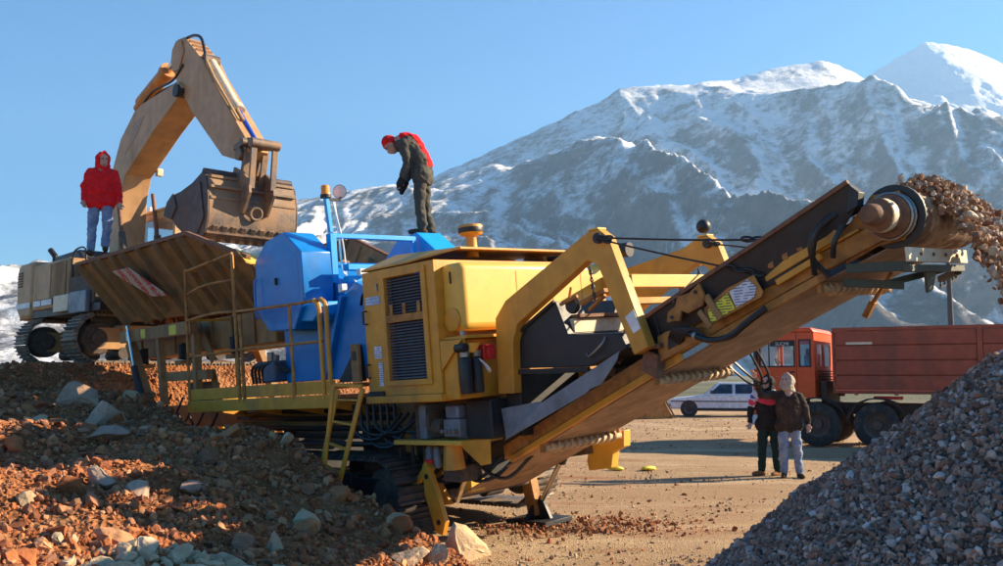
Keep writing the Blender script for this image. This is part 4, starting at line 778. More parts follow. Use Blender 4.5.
# local: +x heading; near side is +y (towards the camera) at y = 0, far side y = -2.4
def tp(name, mb, m, bev=.01, parent=None, label=None): return part(name, mb, m, parent or TK, bev, label)
def wheel(root, c, r, wd, ax, hubm, scale=1):
    c, ax = fix(c), fix(ax)
    ty = part('wheel', MB().lathe([(r*.56,-wd*.5),(r*.82,-wd*.5),(r*.95,-wd*.42),(r,-wd*.28),(r,wd*.28),(r*.95,wd*.42),(r*.82,wd*.5),(r*.56,wd*.5)], c, ax, 32), TYRE, root, 0)
    part('rim', MB().lathe([(0,wd*.30),(r*.2,wd*.32),(r*.22,wd*.12),(r*.42,wd*.16),(r*.50,wd*.38),(r*.57,wd*.44),(r*.57,-wd*.4),(0,-wd*.4)], c, ax, 24), hubm, ty, 0)
    b = MB(); a = ax.orthogonal().normalized(); d = ax.cross(a)
    for k in range(10):
        t = 2*math.pi*k/10; p = c+(a*math.cos(t)+d*math.sin(t))*r*.33; b.cyl(p+ax*wd*.13, p+ax*wd*.24, r*.045, None, 6)
    part('wheel_nuts', b, hubm, ty, 0)
WR = .55
for x in (0, -1.38, -4.6, -5.95):
    for y in (-.17, -2.25): wheel(TK, (x, y, WR), WR, .32, (0,1 if y > -1 else -1,0), HUB)
tp('chassis_rail', MB().box((-7.0,-.85,.78),(1.2,-.75,1.05)).box((-7.0,-1.7,.78),(1.2,-1.6,1.05)), DUSTM)
for x in (0,-1.38,-4.6,-5.95): tp('axle', MB().cyl((x,-2.1,WR),(x,-.3,WR),.09), DUSTM, 0)
# cab with real window openings
a0, a1 = .02, 1.46
ck = MB().holes('v', -.06, -.01, a0, a1, 1.18, 2.80, [(.52, 1.34, 1.98, 2.58), (.13, .36, 1.98, 2.60)])
ck.holes('v', -2.39, -2.34, a0, a1, 1.18, 2.80, [(.52, 1.34, 1.98, 2.58), (.13, .36, 1.98, 2.60)]).holes('u', a0, a0+.05, -2.33, -.065, 1.18, 2.80, [(-2.05,-1.30,1.98,2.52),(-1.10,-.35,1.98,2.52)]).holes('u', a1-.05, a1, -2.33, -.065, 1.18, 2.80, [(-2.2,-.2,1.95,2.58)])
ck.box((a0,-2.33,1.18),(a1-.06,-.07,1.24))
cbk = tp('cab', ck, TRUCKO, 0)
tp('cab_roof', MB().prism([(a0-.02,-2.40,2.802),(a0+.08,-2.40,2.93),(a1-.12,-2.40,2.95),(a1+.02,-2.40,2.802)], (0,2.40,0)), TRUCKO, .04)
tp('cab_front_panel', MB().box((a1+.003,-2.36,.75),(a1+.10,-.04,1.90)), TRUCKO, .03); tp('front_bumper', MB().box((a1+.0,-2.4,.5),(a1+.16,0,.74)), WHITE, .03)
def frame4(x0, x1, z0, z1, y, th=.035): return MB().holes('v', y, y+.014, x0-th, x1+th, z0-th, z1+th, [(x0, x1, z0, z1)])
part('window_seal', frame4(.52,1.34,1.98,2.58,-.012), RUBBER, cbk, 0); part('window_seal', frame4(.13,.36,1.98,2.60,-.012), RUBBER, cbk, 0)
part('window_pane', MB().box((.52,-.04,1.98),(1.34,-.034,2.58)), GLASS, cbk, 0); part('window_pane', MB().box((.13,-.04,1.98),(.36,-.034,2.60)), GLASS, cbk, 0)
for y0, y1 in ((-2.05,-1.30),(-1.10,-.35)): part('rear_pane', MB().box((a0+.02,y0,1.98),(a0+.026,y1,2.52)), GLASS, cbk, 0)
part('windscreen', MB().box((a1-.03,-2.2,1.95),(a1-.024,-.2,2.58)), GLASS, cbk, 0)
part('window_bar', MB().box((1.12,-.048,1.98),(1.15,-.030,2.58)), RUBBER, cbk, 0)
part('door_seam', MB().box((.44,-.012,1.2),(.455,-.007,2.78)), BLACK, cbk, 0); part('door_handle', MB().box((.50,-.012,1.80),(.62,.02,1.84)), BLACK, cbk, 0)
part('sun_banner', MB().box((.52,-.031,2.47),(1.10,-.027,2.58)), BLACK, cbk, 0)
part('seat', MB().box((.3,-.9,1.3),(.8,-.4,1.55)).box((.22,-.9,1.55),(.36,-.4,2.25)).box((.24,-.78,2.25),(.34,-.5,2.42)), RUST, cbk, .04)
part('steering_wheel', MB().tube([(1.0+.12*math.sin(t),-.62+.2*math.cos(t),2.0+.16*math.sin(t)) for t in (2*math.pi*k/16 for k in range(17))], .016, 6), BLACK, cbk, 0)
part('wing_mirror', MB().box((1.40,.02,2.0),(1.46,.22,2.42)).beam((1.40,-.02,2.45),(1.43,.12,2.43),.02,.02), BLACK, cbk, .01)
def text(name, s_, size, loc, rot, m, parent):
    c = bpy.data.curves.new(name, 'FONT'); c.body = s_; c.size = size; c.extrude = .002; c.align_x = 'CENTER'; c.align_y = 'CENTER'
    o = bpy.data.objects.new(name+'_tmp', c); COL.objects.link(o); dg = bpy.context.evaluated_depsgraph_get(); me = bpy.data.meshes.new_from_object(o.evaluated_get(dg)); bpy.data.objects.remove(o)
    me.materials.clear(); me.materials.append(m); q = bpy.data.objects.new(name, me); COL.objects.link(q); q.parent = parent; q.location = loc; q.rotation_euler = rot; return q
text('lettering', 'SUCMI', .115, (.80,-.022,2.525), (R_(90),0,R_(180)), WHITE, cbk)
text('lettering', 'TRUCK'[:0]+'. . . M . .', .13, (.75,-.004,1.74), (R_(90),0,R_(180)), WHITE, cbk)
tp('air_filter', MB().cyl((-.2,-1.9,1.2),(-.2,-1.9,1.8),.14).cyl((-.2,-1.9,1.8),(-.2,-1.9,2.3),.05), RUST, 0); tp('rear_cab_rack', MB().box((-.2,-2.0,1.05),(-.06,-.3,1.60)), DUSTM, .02)
for k in range(4): tp('rack_louvre', MB().box((-.04,-2.0,1.62+.07*k),(.0,-.35,1.65+.07*k)), RUST, 0)
# wheel arches
for x in (0,-1.38):
    p = []; 
    for k in range(11):
        t = R_(8+16.4*k); p.append((x+.72*math.cos(t), 0, WR+.66*math.sin(t)))
    vs = []; fs = []
    for q in p: vs += [(q[0],-.36,q[2]),(q[0],.03,q[2]),(q[0]*.985+x*.015,.03,q[2]-.035),(q[0]*.985+x*.015,-.36,q[2]-.035)]
    for i in range(10):
        for k in range(4): fs.append((i*4+k, i*4+(k+1)%4, i*4+4+(k+1)%4, i*4+4+k))
    tp('mudguard', MB().add(vs, fs), RUBBER, 0)
tp('step', MB().box((.2,-.25,1.05),(1.3,.0,1.16)), BLACK, .01); tp('fuel_tank', MB().box((-3.9,-.6,.6),(-2.6,-.05,1.15)), DUSTM, .06); tp('tail_lamp', MB().box((-1.95,-.35,1.16),(-1.3,-.2,1.24)), REDP, .01)
# tipping bed
B0, B1, Z0, Z1 = -7.0, -.42, 1.36, 2.90
tp('bed_floor', MB().box((B0,-2.45,Z0-.06),(B1,.05,Z0+.02)), BED, .01); tp('bed_front', MB().box((B1-.05,-2.44,Z0+.02),(B1,.04,Z1)), BED, .006)
for y in (.0, -2.45):
    for (x0, x1) in ((B0, -3.72), (-3.60, B1-.06)):
        for k in range(4):
            z0 = Z0+.02+k*(Z1-Z0-.1)/4; z1 = Z0+.02+(k+1)*(Z1-Z0-.1)/4
            tp('side_board', MB().box((x0,y,z0+.008),(x1,y+.045,z1-.008)), BED, .014)
tp('side_liner', MB().box((B0+.01,-.035,Z0+.03),(B1-.06,-.006,Z1-.09)), BED, 0); tp('side_liner', MB().box((B0+.01,-2.40,Z0+.03),(B1-.06,-2.37,Z1-.09)), BED, 0)
tp('top_rail', MB().box((B0,-.02,Z1-.085),(B1-.001,.07,Z1-.005)), BED, .012); tp('top_rail', MB().box((B0,-2.47,Z1-.085),(B1-.001,-2.38,Z1-.005)), BED, .012)
for x in (-3.66, -6.9): tp('side_post', MB().box((x-.058,-.01,Z0-.04),(x+.058,.075,Z1-.0)), BED, .012)
tp('bottom_rail', MB().tube([(B0,.075,Z0-.03),(B1-.03,.075,Z0-.03)], .03, 8), BED, 0)
for x in (-1.0,-1.9,-2.8,-4.6): tp('hinge', MB().box((x,.06,Z0-.09),(x+.08,.13,Z0+.02)), BED, .008)
tp('corner_curve', MB().prism([(B1-.12,.046,Z0+.02),(B1,.046,Z0+.15),(B1,.046,Z1-.1),(B1-.05,.046,Z1-.1),(B1-.05,.046,Z0+.17),(B1-.14,.046,Z0+.06)], (0,.02,0)), BED, .003)
tp('white_mark', MB().box((-1.35,.047,2.48),(-.75,.050,2.54)), CREAMP, 0)
tp('tarpaulin_roll', MB().tube([(-6.9,-2.1,2.98),(-5.5,-2.1,3.0),(-4.2,-2.1,2.99)], .07, 8), BLACK, 0); tp('tarpaulin_post', MB().box((-4.22,-2.14,2.9),(-4.12,-2.04,3.12)), BLACK, .01)
# ------------------------------------------------------------------ white saloon car
CA = empty('parked_car', (7.95, 40.6, 0), (0, 0, R_(166)))
tag(CA, 'white older saloon car parked at the far side of the yard', 'car')
prof = [(.78,.32),(.82,.55),(.74,.74),(-.55,.90),(-1.05,.93),(-3.25,.95),(-3.72,.90),(-3.80,.55),(-3.74,.32)]
def cp(name, mb, m, bev=.02, parent=None): return part(name, mb, m, parent or CA, bev)
bd = cp('body', MB().prism([(u,0,w_) for u, w_ in prof], (0,-1.75,0)), CARW, .06)
cp('cabin', MB().add([(-.62,-.04,.90),(-3.3,-.04,.93),(-2.85,-.22,1.42),(-1.22,-.22,1.43),(-.62,-1.71,.90),(-3.3,-1.71,.93),(-2.85,-1.53,1.42),(-1.22,-1.53,1.43)], [(0,1,2,3),(7,6,5,4),(0,3,7,4),(3,2,6,7),(2,1,5,6)]), CARW, .03)
def cw(a, b, c, d): 
    f = lambda x, z: (x, -.04-.18*(z-.92)/.5+.012, z); return MB().prism([f(*a), f(*b), f(*c), f(*d)], (0,-.012,0))
cp('side_window', cw((-.86,.96),(-1.80,.97),(-1.80,1.36),(-1.30,1.36)), DGLASS, 0); cp('side_window', cw((-1.92,.97),(-2.62,.97),(-2.62,1.36),(-1.92,1.36)), DGLASS, 0); cp('side_window', cw((-2.68,.97),(-3.05,.97),(-2.84,1.34),(-2.68,1.36)), DGLASS, 0)
cp('windscreen', MB().prism([(-.66,-.16,.93),(-.66,-1.6,.93),(-1.19,-1.48,1.39),(-1.19,-.28,1.39)], (.015,0,.015)), DGLASS, 0)
cp('trim_strip', MB().box((-3.76,.0,.62),(.76,.022,.66)), BLACK, 0); cp('sill', MB().box((-3.0,-.01,.24),(-.1,.012,.36)), BLACK, 0)
cp('front_bumper', MB().box((.76,-1.78,.42),(.92,.02,.54)), STEEL, .03); cp('headlight', MB().box((.74,-.36,.58),(.83,-.05,.72)), WHITE, .02); cp('rear_bumper', MB().box((-3.92,-1.78,.42),(-3.76,.02,.54)), STEEL, .03)
cp('wing_mirror', MB().box((-1.0,.0,.98),(-.9,.14,1.1)), BLACK, .02)
for k in range(2): cp('door_handle', MB().box((-1.82-.98*k,.0,.84),(-1.68-.98*k,.022,.87)), STEEL, 0)
for x in (0,-2.8):
    for y in (-.075,-1.67): wheel(CA, (x,y,.31), .31, .2, (0,1 if y > -1 else -1,0), STEEL)
    cp('wheel_arch', MB().cyl((x,-.3,.33),(x,.004,.33),.36,None,24), BLACK, 0)
# ------------------------------------------------------------------ background yard things
UP = empty('utility_pole', (21.3, 45, 0)); tag(UP, 'dark utility pole with one crossarm rising behind the truck bed', 'pole')
part('pole', MB().cyl((0,0,0),(0,0,7.2),.17,.10), WOODP, UP, 0)
part('crossarm', MB().beam((-.6,-.35,5.85),(.55,.35,6.35),.10,.10), WOODP, UP, .01)
for f in (.05,.3,.75,.97):
    p = Vector((-.6,-.35,5.9)).lerp(Vector((.55,.35,6.4)), f); part('insulator', MB().cyl(p, p+V(0,0,.22),.06,.04), BLACK, UP, 0)
LB = empty('loader_bucket', (6.35, 38.2, 0), (0, 0, R_(12))); tag(LB, 'rusty steel loader bucket lying on the ground by the white car', 'bucket')
part('bucket_shell', MB().prism([(-1.2,0,.02),(.55,0,.02),(.0,0,1.0),(-.25,0,.9),(-.5,0,.35),(-1.2,0,.10)], (0,1.5,0)), RUSTY, LB, .02)
part('side_edge', MB().beam((.6,-.03,.04),(.02,-.03,1.05),.05,.08,(0,1,0)), RUST, LB, .005)
for i, (x, y, s_) in enumerate(((2.10, 17.75, 1.1), (2.71, 17.75, 1.3))):
    o = MB().lathe([(0,0),(.10*s_,.0),(.11*s_,.03),(.09*s_,.07),(.05*s_,.09),(0,.09)], (0,0,0), (.1,.15,1), 9).build('yellow_cap', YLAB, None); o.scale = (1.3,.7,.8); o.location = (x, y, .01); o.rotation_euler = (0,0,i*.7)
    tag(o, ('small yellow plastic cap on the sand nearer the yellow conveyor bracket', 'yellow plastic cap on the sand, the one farther from the conveyor bracket')[i], 'cap', 'yellow caps lying on the yard')
# ------------------------------------------------------------------ people
SKIN = mat('skin', (.50,.29,.21), .55, var=.06); SKIND = mat('skin_dark', (.45,.26,.18), .55, var=.06)
def cloth(name, c, d=.35, dc=None, bs=22): return mat(name, c, .85, 0, d, dc or tuple(x*.55 for x in c), 5, .5, bs, .15, spec=.2)
def blob(name, caps, m, parent, vox=.014, sm=4):
    mb = MB()
    for p, q, r1, r2 in caps:
        p, q = fix(p), fix(q); mb.ball(p, r1, (1,1,1), 12, 8)
        if (q-p).length > 1e-4: mb.ball(q, r2, (1,1,1), 12, 8); mb.cyl(p, q, r1, r2, 12)
    o = mb.build(name+'_tmp', m, None)
    r = o.modifiers.new('r', 'REMESH'); r.mode = 'VOXEL'; r.voxel_size = vox
    s_ = o.modifiers.new('s', 'SMOOTH'); s_.factor = .5; s_.iterations = sm
    dg = bpy.context.evaluated_depsgraph_get(); me = bpy.data.meshes.new_from_object(o.evaluated_get(dg)); bpy.data.objects.remove(o)
    if name in ('jacket', 'trousers', 'hood', 'red_back_panel', 'shoulder_yoke'):      # folds in the cloth
        nv = len(me.vertices); co = np.empty(nv*3, np.float32); no = np.empty(nv*3, np.float32); me.vertices.foreach_get('co', co); me.vertices.foreach_get('normal', no); co = co.reshape(-1,3); no = no.reshape(-1,3)
        q = co + len(caps)*1.7; d = (ridged(q[:,0]*7+q[:,1]*4+40, q[:,2]*11+q[:,0]*5+60, 2)-.62)*.030 + (fbm(q[:,0]*22+q[:,1]*9+90, q[:,2]*24+90, 2)-.5)*.010
        me.vertices.foreach_set('co', (co+no*d[:,None]).astype(np.float32).ravel()); me.update()
    me.polygons.foreach_set('use_smooth', [True]*len(me.polygons)); me.name = name
    if not me.materials: me.materials.append(m)
    q = bpy.data.objects.new(name, me); COL.objects.link(q); q.parent = parent; return q
BASE = dict(head=(0,0,1.62), neck=(0,.01,1.48), chest=(0,.01,1.30), belly=(0,0,1.10), pelvis=(0,0,.95),
    shL=(-.18,.01,1.40), elL=(-.245,.02,1.13), haL=(-.26,-.06,.89), shR=(.18,.01,1.40), elR=(.245,.02,1.13), haR=(.26,-.06,.89),
    hipL=(-.09,0,.90), knL=(-.10,-.02,.49), anL=(-.10,0,.09), hipR=(.09,0,.90), knR=(.10,-.02,.49), anR=(.10,0,.09), face=(0,-1,0), feet=((-.1,-1,0),(.1,-1,0)), handdir=None)
def person(label, loc, rz, P, jm, tm, sm_, hm, hood, sk=SKIN, extra=None, fat=1.0, rot=None):
    J = dict(BASE); J.update(P); g = {k: fix(v) for k, v in J.items() if k not in ('feet','handdir')}
    root = empty('person', loc, rot or (0,0,rz)); tag(root, label, 'person')
    f = g['face'].normalized(); side = f.cross(V(0,0,1)).normalized(); upv = side.cross(f).normalized(); h = g['head']
    b = [(h+upv*.03, h-f*.015+upv*.035, .092, .088), (h-upv*.07+f*.03, h-upv*.075+f*.035, .062, .055), (h, h-upv*.05+f*.02, .08, .07), (h+f*.092-upv*.015, h+f*.105-upv*.04, .013, .017), (h-upv*.065+f*.085,h-upv*.065+f*.088,.02,.02)]
    for s_ in (-1, 1): b.append((h+side*.088*s_-upv*.01, h+side*.09*s_-upv*.035, .016, .013))
    b += [(h-upv*.07, g['neck']-V(0,0,.02), .055, .06), (g['neck'], g['chest'], .09, .12), (g['chest'], g['belly'], .12, .11), (g['belly'], g['pelvis'], .11, .11)]
    for s_ in 'LR':
        b += [(g['neck']-V(0,0,.04), g['sh'+s_], .06, .05), (g['sh'+s_], g['el'+s_], .045, .038), (g['el'+s_], g['ha'+s_], .036, .027)]
        b += [(g['hip'+s_], g['kn'+s_], .075, .052), (g['kn'+s_], g['an'+s_], .05, .036), (g['pelvis'], g['hip'+s_], .1, .09)]
        d = (g['ha'+s_]-g['el'+s_]).normalized(); hd = d
        lat = d.cross(f); lat = lat.normalized() if lat.length > .2 else d.orthogonal().normalized()
        pal = lat.cross(d).normalized(); w0 = g['ha'+s_]
        b.append((w0, w0+d*.06, .026, .032)); b.append((w0+d*.05+lat*.018, w0+d*.05-lat*.018, .024, .024))
        for i, (o_, L) in enumerate(((-.027,.058),(-.009,.072),(.010,.068),(.028,.052))):
            k0 = w0+d*.085+lat*o_; k1 = k0+d*L*.55+pal*.008; k2 = k1+d*L*.35+pal*.030; b += [(k0-d*.02, k1, .0105, .0095), (k1, k2, .0095, .0085)]
        sg = 1 if s_ == 'L' else -1; t0 = w0+d*.03+lat*.03*sg; t1 = t0+d*.035+lat*.028*sg+pal*.01; b += [(t0, t1, .013, .011), (t1, t1+d*.028+pal*.012, .011, .009)]
    body = blob('body', b, sk, root, .0085, 3)
    ts = (g['hipR']-g['hipL']).normalized()
    j = [(g['chest']+ts*.07+V(0,0,.02), g['belly']+ts*.075*fat, .135*fat, .135*fat), (g['chest']-ts*.07+V(0,0,.02), g['belly']-ts*.075*fat, .135*fat, .135*fat), (g['belly']+ts*.07*fat, g['pelvis']+ts*.075-V(0,0,.02), .135*fat, .125), (g['belly']-ts*.07*fat, g['pelvis']-ts*.075-V(0,0,.02), .135*fat, .125), (g['neck']-V(0,0,.03), g['chest'], .085, .14), (g['belly'], g['pelvis'], .15, .15), (g['pelvis']+ts*.10-V(0,0,.06), g['pelvis']-ts*.10-V(0,0,.06), .145, .145)]
    for s_ in 'LR':
        wr = g['el'+s_].lerp(g['ha'+s_], .90)
        j += [(g['neck']-V(0,0,.06), g['sh'+s_]-V(0,0,.02), .088, .076), (g['sh'+s_]-V(0,0,.02), g['el'+s_], .075, .062), (g['el'+s_], wr, .064, .048)]
        m_ = g['el'+s_]; 
        for q in (.25,.5,.8): j.append((g['sh'+s_].lerp(m_, q), g['sh'+s_].lerp(m_, q), .079-.014*q, .07))
    blob('jacket', j, jm, root, .013, 3)
    t = []
    for s_ in 'LR':
        ak = g['kn'+s_].lerp(g['an'+s_], .93)
        t += [(g['pelvis'], g['hip'+s_], .125, .118), (g['hip'+s_], g['kn'+s_], .108, .078), (g['kn'+s_], ak, .076, .068), (ak+V(0,0,.03), ak+V(0,0,.035), .074, .074)]
    blob('trousers', t, tm, root, .013, 3)
    for i, s_ in enumerate('LR'):
        a = g['an'+s_]; d = fix(J['feet'][i]).normalized(); lo = V(0,0,-.05)
        blob('shoe', [(a-V(0,0,.01), a+lo*.6, .052, .05), (a+lo-d*.04, a+lo+d*.10, .044, .046), (a+lo+d*.10, a+lo+d*.165-V(0,0,.004), .046, .036)], sm_, root, .012, 2)
    for s_ in (-1, 1): MB().ball(h+f*.082+side*.032*s_+upv*.018, .013, (1,1,1), 8, 6).build('eye', BLACK, body)
    MB().beam(h+f*.094-upv*.078-side*.022, h+f*.094-upv*.078+side*.022, .008, .007).build('mouth', RUST, body)
    if hood == 'hood':
        hc_ = [(h-f*.03+upv*.04, h-f*.04+upv*.03, .102, .106), (h-f*.045-upv*.04, g['neck']-f*.05, .10, .10)]
        for s_ in (-1, 1): hc_ += [(h+side*.07*s_+f*.025+upv*.06, h+side*.085*s_+f*.02-upv*.09, .032, .034), (h+side*.07*s_+f*.025+upv*.06, h+f*.03+upv*.125, .032, .03), (h+side*.085*s_+f*.02-upv*.09, h+f*.045-upv*.145, .034, .036)]
        blob('hood', hc_, hm, root, .011, 3)
    else:
        blob('cap', [(h+upv*.055-f*.012, h+upv*.04-f*.03, .098, .095), (h-f*.05-upv*.02, h-f*.055-upv*.05, .075, .062)] + [(h+f*.07+upv*.055, h+f*.085+upv*.05, .025, .02)], hm, root, .011, 3)
    return root
RED = cloth('red_puffer_cloth', (.74,.014,.018), .3, (.45,.006,.01), 30); JEAN = cloth('blue_denim', (.16,.23,.36), .8, (.42,.44,.46), 25); JEAND = cloth('dark_denim', (.14,.21,.36), .7, (.4,.42,.46), 12)
GRNB = cloth('grey_work_cloth', (.075,.07,.058), .4, (.04,.038,.03)); DKG = cloth('dark_green_cloth', (.012,.035,.035), .4); BLK = cloth('black_cloth', (.016,.016,.018), .4, (.05,.045,.04)); BRN = cloth('brown_leather', (.035,.024,.019), .6, (.12,.08,.055)); LHOOD = cloth('light_fleece', (.42,.36,.28), .4)
SHO = cloth('dark_shoe_leather', (.05,.035,.025), .5, (.12,.08,.05)); SHOT = cloth('tan_boot_leather', (.24,.12,.05), .5)
def mworld(u, v, w_):
    return CR.matrix_basis @ Vector((u, v, w_))
def quilt(m, n=34):
    t = m.node_tree; N = t.nodes; K = t.links.new; b = N['Principled BSDF']; tc = N.new('ShaderNodeTexCoord'); wv = N.new('ShaderNodeTexWave'); wv.bands_direction = 'Z'; wv.inputs['Scale'].default_value = n/10; wv.inputs['Distortion'].default_value = 1.5; wv.inputs['Detail'].default_value = 1
    K(tc.outputs['Object'], wv.inputs[0]); bp = N.new('ShaderNodeBump'); bp.inputs['Strength'].default_value = .3; bp.inputs['Distance'].default_value = .03; K(wv.outputs['Fac'], bp.inputs['Height'])
    old = b.inputs['Normal'].links[0].from_socket; K(old, bp.inputs['Normal']); K(bp.outputs[0], b.inputs['Normal'])
quilt(RED)
# man in the red jacket on the hopper rim
p1 = mworld(.42, .03, 3.985)
person('man in red hooded jacket and jeans standing on the hopper rim', p1, R_(14), dict(anL=(-.13,.02,.09), knL=(-.12,.01,.50), hipL=(-.09,0,.92), anR=(.10,-.02,.155), knR=(.12,-.05,.55), hipR=(.09,0,.92),
    elL=(-.27,.03,1.14), haL=(-.25,-.06,.90), elR=(.26,.02,1.13), haR=(.30,-.08,.88), head=(.01,-.04,1.59), face=(.55,-1,-.12)), RED, JEAND, SHO, RED, 'hood', SKIND, fat=1.12)
# bent man on the blue crusher housing
p2 = mworld(5.88, 2.34, 3.585)
pr = person('man in red and dark grey jacket bending forward on top of the blue jaw housing', p2, R_(0), dict(pelvis=(.03,0,.90), belly=(.0,0,1.06), chest=(-.16,0,1.26), neck=(-.30,.0,1.34), head=(-.42,.0,1.29), face=(-.55,-.1,-.80),
    shL=(-.22,-.17,1.28), elL=(-.17,-.20,.99), haL=(-.24,-.17,.76), shR=(-.20,.18,1.30), elR=(-.14,.2,1.02), haR=(-.22,.16,.78),
    hipL=(.02,-.09,.88), knL=(.00,-.09,.47), anL=(.04,-.09,.09), hipR=(.05,.09,.88), knR=(.06,.09,.48), anR=(.14,.10,.10), feet=((-1,-.3,0),(-1,-.15,0))), GRNB, GRNB, SHO, RED, 'cap', SKIND, fat=.95)
blob('red_back_panel', [((-.10,.02,1.30),(-.02,.02,1.14),.135,.135),((-.22,.0,1.385),(-.10,.0,1.32),.10,.125),((-.02,.04,1.14),(.05,.04,1.0),.135,.12),((-.02,-.04,1.14),(.05,-.04,1.0),.13,.12)], RED, pr, .013, 3)
blob('glove', [((-.22,.16,.78),(-.25,.15,.72),.048,.05),((-.25,.15,.72),(-.275,.14,.64),.046,.036)], BLK, pr, .012, 2)
blob('glove', [((-.24,-.17,.77),(-.27,-.17,.70),.05,.052),((-.27,-.17,.70),(-.28,-.15,.64),.045,.035)], BLK, pr, .012, 2)
# the two men by the truck
pr = person('man in black hooded jacket with pink white and blue shoulders beside the truck', (4.68,16.80,0), R_(-22), dict(haL=(-.30,-.14,.92), elL=(-.30,-.02,1.13), face=(-.4,-1,.25), head=(.0,-.02,1.61), anL=(-.14,0,.09), knL=(-.12,-.03,.49), anR=(.13,.05,.09), knR=(.11,.0,.49), feet=((-.8,-.7,0),(-.5,-1,0))), BLK, DKG, SHOT, BLK, 'hood')
PNK = cloth('pink_cloth', (.60,.06,.14), .3); WHC = cloth('white_cloth', (.62,.62,.66), .3); BLC = cloth('royal_blue_cloth', (.05,.09,.45), .3)
blob('shoulder_yoke', [((-.20,.0,1.385),(-.27,.0,1.22),.092,.078),((-.07,-.02,1.36),(.07,-.02,1.36),.138,.138)], WHC, pr, .012, 3); blob('pink_stripe', [((-.245,-.004,1.29),(-.255,-.004,1.26),.088,.085)], PNK, pr, .012, 2); blob('pink_stripe', [((-.06,-.035,1.345),(.06,-.035,1.32),.134,.13)], PNK, pr, .012, 2); blob('blue_stripe', [((-.215,.0,1.36),(-.22,.0,1.345),.094,.092)], BLC, pr, .012, 2)
pr = person('man in brown jacket and faded jeans raising his arm to the hanging hoses', (4.93,16.46,0), R_(-12), dict(shL=(-.19,.01,1.43), elL=(-.45,-.12,1.40), haL=(-.55,-.14,1.70), face=(-.6,-.8,.35), head=(-.01,-.01,1.635), anL=(-.10,-.02,.09), anR=(.16,.02,.09), knR=(.13,-.03,.49), elR=(.29,.02,1.15), haR=(.31,-.06,.91), feet=((-.2,-1,0),(.25,-1,0))), BRN, JEAN, SHO, LHOOD, 'hood', fat=1.04)
# operator in the excavator cab
oc = empty('person', (0,0,0)); tag(oc, 'operator with dark cap sitting inside the excavator cab', 'person')
oc.matrix_world = EX.matrix_basis @ Matrix.Translation((.22,.92,1.66))
blob('body', [((0,0,.72),(0.01,0,.66),.095,.08),((0,0,.6),(0,0,.48),.06,.09),((0,0,.45),(.03,0,.05),.15,.15),((-.02,.18,.45),(.12,.24,.2),.06,.05),((.12,.24,.2),(.38,.2,.22),.05,.04),((-.02,-.18,.45),(.12,-.24,.2),.06,.05),((.12,-.24,.2),(.38,-.2,.22),.05,.04),((0,.1,.06),(.42,.12,.08),.09,.07),((0,-.1,.06),(.42,-.12,.08),.09,.07),((.42,.12,.08),(.45,.12,-.3),.065,.05),((.42,-.12,.08),(.45,-.12,-.3),.065,.05)], SKIND, oc, .012, 3)
blob('jacket', [((0,.06,.46),(.02,.07,.1),.15,.16),((0,-.06,.46),(.02,-.07,.1),.15,.16),((-.02,.18,.45),(.12,.24,.2),.075,.065),((.12,.24,.2),(.34,.2,.22),.065,.05),((-.02,-.18,.45),(.12,-.24,.2),.075,.065),((.12,-.24,.2),(.34,-.2,.22),.065,.05)], BLK, oc, .014, 3)
blob('cap', [((-.01,0,.77),(-.02,0,.76),.10,.098)], BLK, oc, .012, 2)
# ------------------------------------------------------------------ rocks
def ico(sub):
    bm = bmesh.new(); bmesh.ops.create_icosphere(bm, subdivisions=sub, radius=1.0); bm.verts.ensure_lookup_table()
    v = np.array([p.co[:] for p in bm.verts]); f = np.array([[q.index for q in p.verts] for p in bm.faces]); bm.free(); return v, f
def rock_shape(sub, r, flat=1.0, jit=.12, cuts=9):
    v, f = ico(sub); v = v*np.array([1, r.uniform(.65,1), r.uniform(.45,.85)*flat])
    for _ in range(cuts):
        n = r.normal(size=3); n /= np.linalg.norm(n); d = r.uniform(.30,.66)*np.abs(n*np.array([1,.8,.65])).sum()**.5*.82
        k = v@n; v = v-np.where(k > d, k-d, 0)[:,None]*n
    v = v+r.normal(size=v.shape)*jit*.25; return v/np.abs(v).max(), f
def rock_material(name, attr):
    m = bpy.data.materials.new(name); m.use_nodes = True; t = m.node_tree; N = t.nodes; K = t.links.new; b = N['Principled BSDF']
    b.inputs['Roughness'].default_value = .9; b.inputs['Specular IOR Level'].default_value = .25
    g = N.new('ShaderNodeNewGeometry'); n = N.new('ShaderNodeTexNoise'); n.inputs['Scale'].default_value = 14; n.inputs['Detail'].default_value = 8; n.inputs['Roughness'].default_value = .7; K(g.outputs['Position'], n.inputs['Vector'])
    mr = N.new('ShaderNodeMapRange'); mr.inputs[1].default_value = .3; mr.inputs[2].default_value = .7; mr.inputs[3].default_value = .72; mr.inputs[4].default_value = 1.2; K(n.outputs[0], mr.inputs[0])
    hv = N.new('ShaderNodeHueSaturation'); K(mr.outputs[0], hv.inputs['Value'])
    if attr:
        a = N.new('ShaderNodeAttribute'); a.attribute_name = 'Col'; K(a.outputs['Color'], hv.inputs['Color'])
    else:
        oi = N.new('ShaderNodeObjectInfo'); K(oi.outputs['Color'], hv.inputs['Color'])
    K(hv.outputs[0], b.inputs['Base Color'])
    bp = N.new('ShaderNodeBump'); bp.inputs['Strength'].default_value = .7; bp.inputs['Distance'].default_value = .012; n2 = N.new('ShaderNodeTexNoise'); n2.inputs['Scale'].default_value = 38; n2.inputs['Detail'].default_value = 8; K(g.outputs['Position'], n2.inputs['Vector']); K(n2.outputs[0], bp.inputs['Height']); K(bp.outputs[0], b.inputs['Normal'])
    return m
RKA = rock_material('rubble_stone', True); RKO = rock_material('loose_rock', False)
